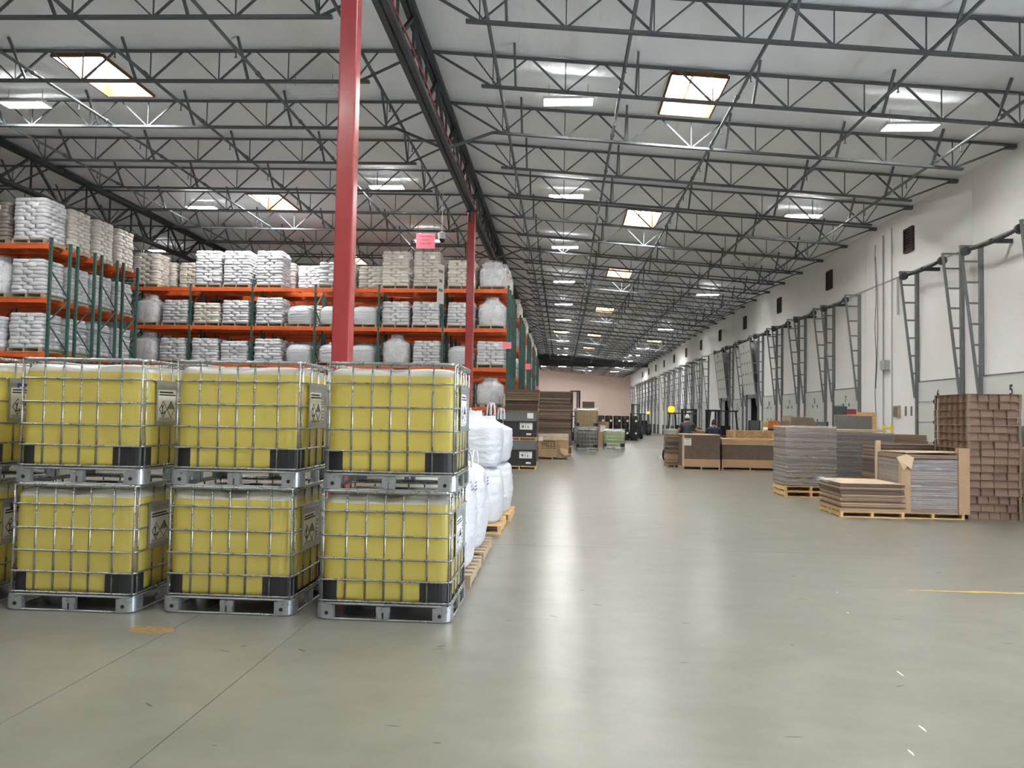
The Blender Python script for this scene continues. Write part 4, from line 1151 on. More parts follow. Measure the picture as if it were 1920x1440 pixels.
# ------------------------------------------------------------------ black bins, cardboard and boxes down the left of the aisle
def bin_load(x, y, z, label):
    t = thing('black_bin', label, 'bin', (x, y, z), 0, 'black bins on pallets')
    pallet(t, 1.12, 1.0, 'wood', 0, 0.13)
    b = MB().b2((-0.55, -0.48, 0.13), (0.55, 0.48, 0.66)).b2((-0.57, -0.5, 0.62), (0.57, 0.5, 0.66)).build('bin_body', 'black_plastic', t)
    MB().b2((-0.54, -0.47, 0.66), (0.54, 0.47, 0.93)).b2((-0.55, -0.48, 0.9), (0.55, 0.48, 0.94)).build('bin_collar', 'grey_plastic', t)
    MB().b2((0.0, -0.505, 0.38), (0.42, -0.5, 0.6)).build('hazard_label', 'paper', t)
    m = MB(); m.b2((0.06, -0.508, 0.44), (0.14, -0.505, 0.52)); m.b2((0.18, -0.508, 0.43), (0.2, -0.505, 0.53)); m.b2((0.26, -0.508, 0.43), (0.3, -0.505, 0.5)); m.b2((0.02, -0.508, 0.56), (0.4, -0.505, 0.575)); m.build('label_print', 'ink_grey', t)
    MB().b2((0.22, -0.505, 0.2), (0.38, -0.5, 0.26)).build('small_label', 'paper', t)
    return t
bin_load(-1.36, 26.0, 0, 'black bin with grey collar on a pallet, lower of the pair beside the bulk bags')
b = bin_load(-1.36, 26.0, 0.95, 'black bin with grey collar on a pallet, upper of the pair beside the bulk bags')
MB().b2((0.24, -0.49, 0.75), (0.44, -0.485, 0.93)).build('shipping_paper', 'paper', b)

def flat_stack(x, y, w, d, z0, z1, n, label, mats, jit=0.02, name='cardboard_stack', pal=True, group='cardboard stacks', wood='wood', rz=0.0, sheet_lines=True, ph=0.13):
    """stack of bundled flat cardboard, every bundle a part"""
    t = thing(name, label, 'cardboard stack', (x, y, 0), rz, group)
    if pal: pallet(t, w, d, wood, 0, ph)
    rs = random.Random(int(x * 100 + y * 10)); hgt = (z1 - z0) / n
    for k in range(n):
        ns = max(2, int(hgt / 0.035))
        m = MB(); jx, jy = rs.uniform(-jit, jit), rs.uniform(-jit, jit)
        ww, dd = w + rs.uniform(-jit, jit), d + rs.uniform(-jit, jit)
        for q in range(ns):
            a = z0 + k * hgt + q * hgt / ns; e = rs.uniform(-0.006, 0.006)
            m.b2((-ww / 2 + jx + e, -dd / 2 + jy + e, a + 0.002), (ww / 2 + jx + e, dd / 2 + jy + e, a + hgt / ns - (0.006 if q == ns - 1 else 0.001)), rs.randrange(len(mats)))
        m.build('bundle', mats, t)
    return t
flat_stack(-1.42, 28.6, 1.16, 1.1, 0.13, 2.75, 16, 'tall dark brown cardboard stack behind the black bins', ['card_dark', 'card_dark', 'card'], 0.03)
m = flat_stack(-0.27, 35.0, 1.5, 1.2, 0.13, 2.9, 22, 'tallest dark brown cardboard stack with ragged edge, beyond the printed carton', ['card_dark', 'card_dark', 'card'], 0.05)
tag(MB().bar((-2.05, 27.95, 2.36), (-0.8, 27.95, 2.36), 0.3, 0.015).build('loose_sheet', 'card_pale'), 'pale loose sheet sticking out of the stack behind the black bins', 'sheet')
# printed carton
t = thing('printed_carton', 'torn brown carton printed MILLS, wrapped in film on a pallet', 'carton', (-0.33, 32.3, 0))
pallet(t, 1.3, 1.0, 'wood_grey', 0, 0.14)
MB().b2((-0.64, -0.5, 0.14), (0.66, 0.5, 0.82)).build('carton_body', 'card_light', t)
MB().b2((0.2, -0.505, 0.14), (0.215, -0.5, 0.82)).build('carton_seam', 'card_dark', t)
MB().b2((-0.66, -0.52, 0.8), (0.68, 0.52, 1.06)).build('stretch_wrap', 'wrap_clear', t)
MB().b2((-0.62, -0.48, 0.82), (0.64, 0.48, 1.04)).build('inner_flats', 'card_pale', t)
MB().b2((-0.68, -0.53, 0.76), (-0.4, -0.51, 0.92)).build('shipping_label', 'paper', t)
o = ob('carton_print', text_mesh('MILLS', 0.27, 'ink'), t, (-0.16, -0.508, 0.6)); o.rotation_euler = (PI / 2, 0, 0); o.scale = (0.85, 1, 1)
m = MB()
for k in range(7): m.b2((-0.42 + k * 0.075, -0.506, 0.72), (-0.37 + k * 0.075, -0.502, 0.78))
m.b2((-0.46, -0.506, 0.46), (0.14, -0.502, 0.475)); m.build('carton_marks', 'ink', t)
MB().add([(0.3, -0.52, 0.5), (0.62, -0.56, 0.42), (0.64, -0.62, 0.2), (0.5, -0.6, 0.17), (0.32, -0.54, 0.3), (0.3, -0.51, 0.5), (0.62, -0.55, 0.42), (0.64, -0.61, 0.2), (0.5, -0.59, 0.17), (0.32, -0.53, 0.3)], [(4, 3, 2, 1, 0), (5, 6, 7, 8, 9), (0, 1, 6, 5), (1, 2, 7, 6), (2, 3, 8, 7), (3, 4, 9, 8), (4, 0, 5, 9)]).build('torn_flap', 'card_pale', t)
t = thing('small_carton', 'small brown carton behind the tan and green totes', 'carton', (2.55, 46.5, 0))
MB().b2((-0.3, -0.3, 0), (0.3, 0.3, 1.5)).build('carton_body', 'card_light', t); MB().b2((-0.2, -0.31, 0.9), (0.1, -0.3, 1.3)).build('shipping_label', 'paper', t)
MB().bar((-0.3, -0.3, 1.5), (0.05, -0.3, 1.72), 0.6, 0.01, up=(0, 0, 1)).build('open_flap', 'card_dark', t)
for i, z in enumerate((0, 0.222)):
    tag(MB().b2((1.3, 46.8, 2.25 + z), (2.0, 47.3, 2.45 + z)).b2((1.28, 46.78, 2.42 + z), (2.02, 47.32, 2.47 + z)).build('carton', 'card_dark'), 'small dark carton on the distant totes, %s of two' % ('lower' if i == 0 else 'upper'), 'carton')
# black drums far down the aisle
def drum(x, y, z, h, r, label):
    t = thing('black_drum', label, 'drum', (x, y, z), 0, 'black drums far down the aisle')
    m = MB(); prof = [(r * 0.96, 0), (r, 0.03)]
    for k in range(1, 4): prof += [(r, h * k / 4 - 0.03), (r * 1.04, h * k / 4), (r, h * k / 4 + 0.03)]
    prof += [(r, h - 0.03), (r * 0.96, h)]
    m.rings([[(q * math.cos(2 * PI * i / 16), q * math.sin(2 * PI * i / 16), zz) for i in range(16)] for q, zz in prof]).build('drum_shell', 'black_plastic', t, True)
    MB().cyl((0, 0, h), (0, 0, h + 0.02), r * 0.9, 16).build('drum_lid', 'lift_grey', t)
    MB().cyl((r * 0.5, -r * 0.95, h * 0.6), (r * 0.5, -r * 0.86, h * 0.6), 0.09, 8).build('round_label', 'paper', t)
for k in range(5):
    for z in (0, 0.95):
        drum(3.1 + k * 0.64, 60.5 + 0.2 * (k % 2), z, 0.93, 0.3, 'black drum %s row behind the green tote, %s from the left' % ('in the lower' if z == 0 else 'in the upper', ORD[k]))

# ------------------------------------------------------------------ forklifts
def forklift(x, y, rz, label, mast_h=2.2, body='lift_black', beacon=True, guard_h=2.1):
    t = thing('forklift', label, 'forklift', (x, y, 0), rz, 'forklifts')
    b = MB().prism(rrect(0.5, 0.55, 0.12, 3), 0.15, 0.75).b2((-0.46, -0.5, 0.75), (0.46, 0.02, 1.02))
    b.build('body', body, t)
    MB().prism([(px, py - 0.72) for px, py in rrect(0.5, 0.22, 0.12, 3)], 0.2, 1.1).build('counterweight', 'lift_grey', t)
    MB().b2((-0.24, -0.25, 1.02), (0.24, 0.15, 1.12)).b2((-0.24, -0.3, 1.1), (0.24, -0.2, 1.5)).build('seat', 'rubber', t)
    WH = MB().cyl((-0.09, 0, 0), (0.09, 0, 0), 0.26, 16).cyl((-0.1, 0, 0), (0.1, 0, 0), 0.12, 10).mesh('wheel', 'rubber')
    for sx in (-1, 1):
        for sy in (-0.62, 0.45): ob('wheel', WH, t, (sx * 0.48, sy, 0.26))
        MB().bar((sx * 0.45, -0.55, 1.0), (sx * 0.43, -0.4, guard_h), 0.06, 0.06).build('guard_pillar', 'lift_black', t)
        MB().bar((sx * 0.45, 0.5, 0.75), (sx * 0.43, 0.25, guard_h), 0.06, 0.06).build('guard_pillar', 'lift_black', t)
        MB().b2((sx * 0.3 - 0.05, 0.72, 0.05), (sx * 0.3 + 0.05, 0.8, mast_h)).build('mast_rail', 'lift_black', t)
        MB().b2((sx * 0.18 - 0.04, 0.8, 0.05), (sx * 0.18 + 0.04, 0.86, mast_h * 0.98)).build('mast_rail', 'lift_grey', t)
        f = MB().b2((sx * 0.25 - 0.06, 0.88, 0.06), (sx * 0.25 + 0.06, 2.0, 0.1)).b2((sx * 0.25 - 0.06, 0.86, 0.06), (sx * 0.25 + 0.06, 0.92, 0.6)); f.build('fork', 'lift_black', t)
    MB().b2((-0.35, 0.72, mast_h - 0.08), (0.35, 0.82, mast_h)).b2((-0.35, 0.72, mast_h * 0.5), (0.35, 0.78, mast_h * 0.5 + 0.08)).build('mast_crossbar', 'lift_black', t)
    g = MB()
    for sx in (-1, 1): g.bar((sx * 0.46, -0.5, guard_h + 0.02), (sx * 0.46, 0.4, guard_h + 0.02), 0.06, 0.06)
    for q in range(7): g.bar((-0.46, -0.5 + q * 0.15, guard_h + 0.02), (0.46, -0.5 + q * 0.15, guard_h + 0.02), 0.05, 0.04)
    g.build('overhead_guard', 'lift_black', t)
    MB().cyl((0, 0.42, 1.0), (0, 0.3, 1.3), 0.02, 6).cyl((-0.0, 0.29, 1.29), (0.0, 0.27, 1.33), 0.16, 14).build('steering_wheel', 'rubber', t)
    if beacon:
        m = MB(); prof = [(0.08, 0), (0.13, 0.05), (0.15, 0.13), (0.13, 0.22), (0.06, 0.27)]  # lens drawn oversize, its bloom is put into the shape
        m.rings([[(r * math.cos(2 * PI * i / 10), r * math.sin(2 * PI * i / 10), z) for i in range(10)] for r, z in prof]).build('beacon', 'beacon', t, True, (-0.36, -0.42, guard_h + 0.05))
    return t
forklift(5.15, 33.0, -0.5, 'forklift with glowing amber beacon behind the man in grey', guard_h=1.98)
forklift(7.05, 34.3, 0.35, 'dark forklift without beacon behind the man in navy', beacon=False, guard_h=2.12)
forklift(1.25, 52.0, 2.7, 'distant forklift whose dark mast rises behind the tan tote', mast_h=3.5, beacon=False)
forklift(6.35, 66.0, 3.0, 'distant black forklift with raised mast at the end of the drums', mast_h=2.9, beacon=False)
forklift(8.4, 79.0, 2.8, 'far forklift with amber beacon by the far dock doors', beacon=True)

# ------------------------------------------------------------------ people
def person(x, y, z, rz, joints, radii, edges, shirt, pants, label, cuts, name='person'):
    me = bpy.data.meshes.new('skeleton')
    names = list(joints)
    me.from_pydata([joints[n] for n in names], [(names.index(a), names.index(b)) for a, b in edges], [])
    o = bpy.data.objects.new('skeleton', me); COL.objects.link(o)
    sk = o.modifiers.new('skin', 'SKIN'); sk.use_smooth_shade = True
    ss = o.modifiers.new('sub', 'SUBSURF'); ss.levels = 2; ss.render_levels = 2
    for i, n in enumerate(names):
        r = radii[n]; me.skin_vertices[0].data[i].radius = r if isinstance(r, tuple) else (r, r)
        me.skin_vertices[0].data[i].use_root = (n == 'pelvis')
    bpy.context.view_layer.update()
    body = bpy.data.meshes.new_from_object(o.evaluated_get(bpy.context.evaluated_depsgraph_get()))
    bpy.data.objects.remove(o)
    body.materials.clear()
    for mn in ('skin', shirt, pants, 'rubber'): body.materials.append(MATS[mn])
    for p in body.polygons:
        c = p.center; p.use_smooth = True
        p.material_index = cuts(c)
    body.name = 'body'
    t = thing(name, label, 'person', (x, y, z), rz)
    ob('body', body, t)
    return t
def man_joints(arms):
    J = {'pelvis': (0, 0, 0.95), 'waist': (0, 0.0, 1.08), 'chest': (0, 0.0, 1.28), 'upper': (0, -0.01, 1.42), 'neck': (0, 0.0, 1.52), 'skull': (0, 0.01, 1.6), 'crown': (0, 0.0, 1.7), 'nose': (0, 0.1, 1.615), 'jaw': (0, 0.06, 1.56)}
    R = {'pelvis': (0.17, 0.12), 'waist': (0.165, 0.12), 'chest': (0.19, 0.125), 'upper': (0.16, 0.1), 'neck': 0.058, 'skull': (0.08, 0.095), 'crown': (0.075, 0.09), 'nose': 0.018, 'jaw': 0.05}
    E = [('pelvis', 'waist'), ('waist', 'chest'), ('chest', 'upper'), ('upper', 'neck'), ('neck', 'skull'), ('skull', 'crown'), ('skull', 'nose'), ('skull', 'jaw')]
    for s, nm in ((-1, 'l'), (1, 'r')):
        J.update({'hip' + nm: (s * 0.1, 0, 0.86), 'knee' + nm: (s * 0.115, 0.02, 0.48), 'ankle' + nm: (s * 0.12, -0.01, 0.09), 'toe' + nm: (s * 0.13, 0.15, 0.05)})
        R.update({'hip' + nm: 0.1, 'knee' + nm: 0.068, 'ankle' + nm: 0.052, 'toe' + nm: 0.045})
        E += [('pelvis', 'hip' + nm), ('hip' + nm, 'knee' + nm), ('knee' + nm, 'ankle' + nm), ('ankle' + nm, 'toe' + nm)]
        sh, el, wr = arms[nm]
        J.update({'sh' + nm: sh, 'el' + nm: el, 'wr' + nm: wr}); R.update({'sh' + nm: 0.075, 'el' + nm: 0.05, 'wr' + nm: 0.034})
        E += [('upper', 'sh' + nm), ('sh' + nm, 'el' + nm), ('el' + nm, 'wr' + nm)]
        d = (Vector(wr) - Vector(el)).normalized(); side = d.cross(Vector((0, 0, 1))).normalized() * (1 if s > 0 else -1)
        palm = Vector(wr) + d * 0.07
        J['palm' + nm] = tuple(palm); R['palm' + nm] = (0.038, 0.02); E.append(('wr' + nm, 'palm' + nm))
        for k, (off, ln) in enumerate(((-0.028, 0.07), (-0.009, 0.085), (0.01, 0.08), (0.028, 0.062))):
            a = palm + side * off + d * 0.035; b_ = a + d * ln * 0.55 + Vector((0, 0, -0.012)); c_ = b_ + d * ln * 0.4 + Vector((0, 0, -0.022))
            for q, pnt in zip('abc', (a, b_, c_)): J['f%s%d%s' % (nm, k, q)] = tuple(pnt); R['f%s%d%s' % (nm, k, q)] = 0.0095 if q != 'c' else 0.008
            E += [('palm' + nm, 'f%s%da' % (nm, k)), ('f%s%da' % (nm, k), 'f%s%db' % (nm, k)), ('f%s%db' % (nm, k), 'f%s%dc' % (nm, k))]
        a = Vector(wr) + d * 0.035 - side * 0.035; b_ = a + d * 0.04 - side * 0.022
        J['t%sa' % nm] = tuple(a); J['t%sb' % nm] = tuple(b_); R['t%sa' % nm] = 0.013; R['t%sb' % nm] = 0.01
        E += [('wr' + nm, 't%sa' % nm), ('t%sa' % nm, 't%sb' % nm)]
    return J, R, E
def cutter(arms, sleeve=0.62):
    def f(c):
        if c.z > 1.485 and abs(c.x) < 0.1: return 0
        for nm in 'lr':
            sh, el, wr = [Vector(v) for v in arms[nm]]
            for a, b, lo in ((sh, el, sleeve), (el, wr + (wr - el).normalized() * 0.25, -1)):
                u = (c - a).dot(b - a) / (b - a).length_squared
                if u > lo and 0 <= u <= 1.05 and (a + (b - a) * u - c).length < 0.085 and not (abs(c.x) < 0.17 and abs(c.y) < 0.1): return 0
        if c.z < 0.1: return 3
        if c.z < 0.92: return 2
        return 1
    return f
def head_extras(t, cap):
    for s in (-1, 1):
        m = MB(); m.rings([[(0.012 * math.cos(q) * k + s * 0.088, 0.0 + 0.022 * math.sin(q) * k, 1.61 + 0.033 * math.cos(q) * k) for q in [2 * PI * i / 8 for i in range(8)]] for k in (0.6, 1.0)])
        m.build('ear', 'skin', t, True)
        MB().box((s * 0.032, 0.098, 1.63), (0.022, 0.01, 0.012)).build('eye', 'ink', t)
    MB().box((0, 0.1, 1.572), (0.045, 0.01, 0.008)).build('mouth', 'red_box', t)
    def cap_shape(z0, z1, rx, ry, back):
        rg = []
        for k in range(7):
            u = k / 6 * PI / 2
            rg.append([(rx * math.cos(u) * math.cos(a), back + ry * math.cos(u) * math.sin(a), z0 + (z1 - z0) * math.sin(u)) for a in [2 * PI * i / 16 for i in range(16)]])
        return MB().rings(rg)
    if cap:
        cap_shape(1.635, 1.795, 0.098, 0.115, 0.0).build('cap', 'cap', t, True)
        MB().prism([(0.085 * math.cos(a), 0.08 + 0.12 * math.sin(a)) for a in [PI * i / 8 for i in range(9)]], 1.645, 1.655).build('cap_brim', 'cap', t)
        cap_shape(1.56, 1.68, 0.094, 0.1, -0.02).build('hair', 'hair', t, True)
    else:
        cap_shape(1.575, 1.785, 0.098, 0.11, -0.018).build('hair', 'hair', t, True)
arms1 = {'l': ((-0.2, 0, 1.42), (-0.33, 0.05, 1.17), (-0.42, 0.17, 0.98)), 'r': ((0.2, 0, 1.42), (0.33, 0.12, 1.2), (0.56, 0.22, 1.16))}
J, R, E_ = man_joints(arms1)
p1 = person(4.78, 29.55, 0.16, -0.25, J, R, E_, 'shirt_grey', 'trousers', 'man in grey t-shirt and pale cap standing behind the brown carton', cutter(arms1)); head_extras(p1, True)
t = thing('work_platform', 'low dark platform under the man in grey', 'platform', (4.78, 29.55, 0))
MB().b2((-0.45, -0.35, 0.11), (0.45, 0.35, 0.16)).build('platform_top', 'lift_black', t)
for sx in (-1, 1):
    for sy in (-1, 1): MB().b2((sx * 0.4 - 0.03, sy * 0.3 - 0.03, 0), (sx * 0.4 + 0.03, sy * 0.3 + 0.03, 0.11)).build('leg', 'lift_black', t)
arms2 = {'l': ((-0.21, 0, 1.41), (-0.3, 0.12, 1.16), (-0.2, 0.34, 1.1)), 'r': ((0.21, 0, 1.41), (0.31, 0.08, 1.14), (0.24, 0.3, 1.06))}
J, R, E_ = man_joints(arms2)
p2 = person(5.78, 29.6, -0.0, 0.15, J, R, E_, 'shirt_navy', 'jeans', 'man in navy shirt seen from behind, right of the man in grey', cutter(arms2, 0.95)); head_extras(p2, False)

# ------------------------------------------------------------------ boxes and stacks on the right
def carton(x0, x1, y0_, d, h, label, name='brown_carton', ph=0.12):
    t = thing(name, label, 'carton', ((x0 + x1) / 2, y0_ + d / 2, 0))
    w = x1 - x0
    pallet(t, w, d, 'wood_grey', 0, ph)
    MB().b2((-w / 2, -d / 2, ph), (w / 2, d / 2, h)).build('carton_body', 'card_dark', t)  # shade of the backlit front is put into this darker card colour
    MB().b2((-w / 2 - 0.008, -d / 2 - 0.012, ph), (w / 2 + 0.008, -d / 2 - 0.001, ph + 0.26)).build('bottom_tray', 'card_light', t)
    MB().b2((-w / 2 - 0.01, -d / 2 - 0.01, h), (w / 2 + 0.01, d / 2 + 0.01, h + 0.025)).build('carton_lid', 'card_pale', t)
    return t
c1 = carton(4.28, 5.55, 27.3, 1.15, 1.22, 'brown carton in painted shade on a pallet with white label, left of the wide one')
MB().b2((-0.6, -0.585, 0.85), (-0.36, -0.58, 1.1)).build('shipping_label', 'paper', c1)
m = MB()
for z in (0.88, 0.93, 0.97, 1.03, 1.06): m.b2((-0.57, -0.589, z), (-0.39, -0.585, z + 0.012))
m.build('label_print', 'ink_grey', c1)
MB().b2((-0.66, -0.6, 0.12), (-0.6, -0.52, 1.2)).build('corner_board', 'card_pale', c1)
c2 = carton(5.66, 7.62, 27.5, 1.2, 0.9, 'wide low brown carton with pale flat boxes on its lid', name='wide_carton')
for k in range(2): MB().b2((-1.0, -0.62, 0.93 + k * 0.09), (1.02, 0.6, 1.015 + k * 0.09)).build('flat_box', 'card_light', c2)
flat_stack(4.15, 28.9, 0.5, 0.9, 0.1, 1.2, 12, 'narrow ragged cardboard stack left of the brown carton', ['card', 'card_dark', 'card_light'], 0.03, wood='wood_grey', ph=0.1)
t = thing('pale_bin', 'tall pale grey bin left of the brown carton', 'bin', (4.55, 32.3, 0))
MB().prism(rrect(0.24, 0.5, 0.06, 3), 0.12, 1.32).build('bin_body', 'pale_bin', t); MB().prism(rrect(0.26, 0.52, 0.06, 3), 1.26, 1.34).build('bin_rim', 'pale_bin', t)
for sx in (-1, 1):
    for sy in (-1, 1): MB().cyl((sx * 0.18 - 0.03, sy * 0.4, 0.06), (sx * 0.18 + 0.03, sy * 0.4, 0.06), 0.06, 10).build('castor', 'rubber', t)
tag(MB().b2((4.2, 33.5, 0), (4.45, 33.8, 0.12)).b2((4.25, 33.55, 0.12), (4.4, 33.75, 0.17)).build('floor_block', 'fixture'), 'small white block on the floor left of the pale bin', 'block')
t = thing('osb_crate', 'crate of pale chipboard behind the wide brown carton', 'crate', (7.55, 30.6, 0))
for nm, lo, hi in (('front_panel', (-0.95, -0.6, 0.12), (0.95, -0.58, 1.34)), ('back_panel', (-0.95, 0.58, 0.12), (0.95, 0.6, 1.34)), ('side_panel', (-0.97, -0.6, 0.12), (-0.95, 0.6, 1.34)), ('side_panel', (0.95, -0.6, 0.12), (0.97, 0.6, 1.34)), ('top_panel', (-0.97, -0.6, 1.34), (0.97, 0.6, 1.36))):
    MB().b2(lo, hi).build(nm, 'osb', t)
pallet(t, 1.9, 1.2, 'wood', 0, 0.12)
for i, xx in enumerate((-0.92, 0.55)): MB().b2((xx - 0.04, -0.63, 0.12), (xx + 0.04, -0.6, 1.34)).build('batten', 'wood', t)
t = thing('tape_roll', 'white roll lying on the chipboard crate', 'roll', (7.95, 30.6, 1.36))
MB().cyl((-0.08, 0, 0.07), (0.08, 0, 0.07), 0.07, 14).build('paper_roll', 'paper', t); MB().cyl((-0.085, 0, 0.07), (0.085, 0, 0.07), 0.03, 10).build('core', 'ink', t)
flat_stack(5.35, 31.0, 0.6, 0.8, 0.12, 1.28, 6, 'small brown cardboard stack between the two men', ['card_light', 'card'], 0.02)

# dock side grey stands with boards
def dock_stand(x, y, w, h, label, top=None):
    t = thing('dock_stand', label, 'stand', (x, y, 0), 0, 'grey dock stands')
    MB().b2((-w / 2, -0.03, 0.25), (w / 2, 0.03, h)).build('panel', 'grey_plastic', t)
    for s in (-1, 1):
        MB().b2((s * w / 2 - 0.04, -0.05, 0), (s * w / 2 + 0.04, 0.05, h)).build('post', 'lift_grey', t)
        MB().b2((s * w / 2 - 0.05, -0.3, 0), (s * w / 2 + 0.05, 0.3, 0.05)).build('foot', 'lift_grey', t)
    if top:
        m = bulk_mesh(w * 0.9, 0.5, 0.38, 0.0, 5); m.build('sack_cover', top, t, True, (0, 0, h - 0.02))
    return t
dock_stand(9.6, 39.0, 0.5, 1.75, 'grey upright stand by the dock doors, left of the orange covered one')
dock_stand(9.9, 36.6, 0.62, 1.4, 'grey stand topped with an orange cover by the dock doors', 'bag_orange')
dock_stand(9.9, 30.6, 0.8, 1.75, 'grey upright stand behind the wrapped stacks by the dock doors')
# yellow guard rails by the doors
def guard_rail(y, label):
    t = thing('guard_rail', label, 'rail', (XW - 0.75, y, 0), 0, 'yellow dock rails')
    for s in (-1, 1): MB().cyl((0, s * 0.3, 0), (0, s * 0.3, 1.72), 0.04, 8).build('post', 'yellow_rail', t)
    for z in (1.6, 1.35): MB().cyl((0, -0.35, z), (0, 0.35, z), 0.035, 8).build('rail', 'yellow_rail', t)
for i, y in enumerate((28.8, 24.9, 32.2, 39.6)): guard_rail(y, 'yellow dock guard rail beside door %s' % {0: 'seven near side', 1: 'six far side', 2: 'eight near side', 3: 'ten near side'}[i])

# S1 wrapped stack on a double pallet
def wrap(parent, w, d, z0, z1, matn, off=0.012, seed=0):
    m = MB(); rings = []; n = 14
    for k in range(n + 1):
        z = z0 + (z1 - z0) * k / n; ring = []
        base = rrect(w / 2 + off, d / 2 + off, 0.03, 2)
        pts = []
        for i, p in enumerate(base):
            q = base[(i + 1) % len(base)]; pts.append(p)
            if (Vector(q) - Vector(p)).length > 0.2:
                for j in range(1, 12): pts.append(tuple(Vector(p).lerp(Vector(q), j / 12)))
        for x, y in pts:
            g = 0.012 * noise.noise((x * 5 + seed, y * 5, z * 9)) + 0.006 * noise.noise((x * 17, y * 17 + seed, z * 30))
            l = math.hypot(x, y) or 1
            ring.append((x + x / l * g, y + y / l * g, z))
        rings.append(ring)
    m.rings(rings, cap=False)
    return m.build('stretch_wrap', matn, parent, True)
s1 = flat_stack(5.86, 19.0, 1.16, 1.05, 0.27, 1.62, 17, 'film wrapped cardboard stack on a double wooden pallet, left end of the group', ['card', 'card_dark', 'card'], 0.012, pal=False)
pallet(s1, 1.18, 1.05, 'wood', 0, 0.13); pallet(s1, 1.2, 1.05, 'wood', 0.13, 0.13)
wrap(s1, 1.17, 1.06, 0.28, 1.68, 'wrap_clear', seed=3)
MB().b2((-0.58, -0.52, 1.625), (0.58, 0.52, 1.655)).build('top_sheet', 'card_pale', s1)
t = thing('folded_carton', 'folded brown carton lying on the wrapped stack at left', 'carton', (5.7, 18.85, 1.66))
MB().bar((-0.32, 0, 0.0), (-0.3, 0, 0.24), 0.7, 0.02, up=(1, 0, 0)).build('flap', 'card', t)
MB().add([(-0.34, -0.35, 0.02), (0.3, -0.35, 0.0), (0.3, 0.35, 0.0), (-0.34, 0.35, 0.02), (-0.3, -0.33, 0.22), (0.22, -0.33, 0.2), (0.22, 0.3, 0.2), (-0.3, 0.3, 0.22)], [(3, 2, 1, 0), (4, 5, 6, 7), (0, 1, 5, 4), (1, 2, 6, 5), (2, 3, 7, 6), (3, 0, 4, 7)]).build('folded_body', 'card_dark', t)
# S2 behind it
s2 = flat_stack(7.55, 20.3, 1.45, 1.1, 0.13, 1.5, 18, 'grey film wrapped cardboard stack in the middle of the group', ['card_dark', 'card', 'card_dark'], 0.012, wood='wood_grey')
wrap(s2, 1.46, 1.11, 0.14, 1.52, 'wrap_grey', seed=8)
for k in range(2): tag(MB().add([(6.75 - 0.1 * k, 19.75, 1.53 + 0.03 * k), (8.1, 19.75, 1.54 + 0.03 * k), (8.1, 20.8, 1.54 + 0.03 * k), (6.75 - 0.1 * k, 20.8, 1.53 + 0.03 * k), (6.75 - 0.1 * k, 19.75, 1.55 + 0.03 * k), (8.1, 19.75, 1.56 + 0.03 * k), (8.1, 20.8, 1.56 + 0.03 * k), (6.75 - 0.1 * k, 20.8, 1.55 + 0.03 * k)], [(3, 2, 1, 0), (4, 5, 6, 7), (0, 1, 5, 4), (1, 2, 6, 5), (2, 3, 7, 6), (3, 0, 4, 7)]).build('loose_sheet', 'card_pale'), 'loose cardboard sheet on the grey wrapped stack, %s one' % ('lower' if k == 0 else 'upper'), 'sheet')
# S6 stack further right behind
flat_stack(8.75, 20.6, 1.0, 1.0, 0.13, 1.48, 9, 'brown cardboard stack right of the grey wrapped one', ['card', 'card_pink'], 0.02, wood='wood_grey')
flat_stack(7.55, 17.4, 1.5, 1.0, 0.13, 1.32, 10, 'brown cardboard stack just behind the corner boarded one', ['card', 'card_dark'], 0.012, wood='wood_grey')
# S3 low stack
s3 = flat_stack(5.83, 15.45, 1.16, 1.2, 0.11, 0.63, 8, 'low stack of unwrapped cardboard flats on a pallet', ['card', 'card_light', 'card_dark'], 0.02, ph=0.11)
MB().b2((-0.57, -0.6, 0.63), (0.57, 0.6, 0.642)).build('top_sheet', 'card_pale', s3)
tag(MB().tube([(5.0 + 0.1 * i, 15.35 + 0.15 * math.sin(i * 1.3), 0.66 + 0.03 * math.sin(i * 2.1)) for i in range(5)], 0.04, 6).build('film_scrap', 'wrap_light'), 'scrap of clear film on the low cardboard stack', 'film')
# S4 wrapped with corner boards
s4 = flat_stack(6.95, 15.45, 1.14, 1.1, 0.11, 1.2, 14, 'film wrapped cardboard stack with upright corner boards on a pallet', ['card', 'card_dark', 'card'], 0.012, ph=0.11)
wrap(s4, 1.15, 1.11, 0.12, 1.1, 'wrap_clear', seed=5)
for x, y, z1, w in ((-0.5, -0.575, 1.16, 0.17), (0.55, -0.575, 1.33, 0.2)):
    MB().b2((x - w / 2, y - 0.006, 0.1), (x + w / 2, y + 0.006, z1)).b2((x - w / 2, y, 0.1), (x - w / 2 + 0.012, y + 0.12, z1)).build('corner_board', 'card_light', s4)
MB().b2((-0.6, 0.5, 0.1), (-0.585, 0.6, 1.42)).b2((-0.6, 0.56, 0.1), (-0.5, 0.575, 1.42)).build('corner_board', 'card_pale', s4)
MB().add([(-0.68, -0.6, 1.14), (-0.56, -0.62, 0.9), (-0.5, -0.64, 0.98), (-0.42, -0.62, 0.92), (-0.36, -0.6, 1.14), (-0.5, -0.6, 1.2), (-0.68, -0.58, 1.14), (-0.56, -0.6, 0.9), (-0.5, -0.62, 0.98), (-0.42, -0.6, 0.92), (-0.36, -0.58, 1.14), (-0.5, -0.58, 1.2)],
         [(0, 1, 2, 5), (2, 3, 4, 5), (11, 8, 7, 6), (11, 10, 9, 8), (0, 6, 7, 1), (1, 7, 8, 2), (2, 8, 9, 3), (3, 9, 10, 4), (4, 10, 11, 5), (5, 11, 6, 0)]).build('folded_flap', 'card_pale', s4)
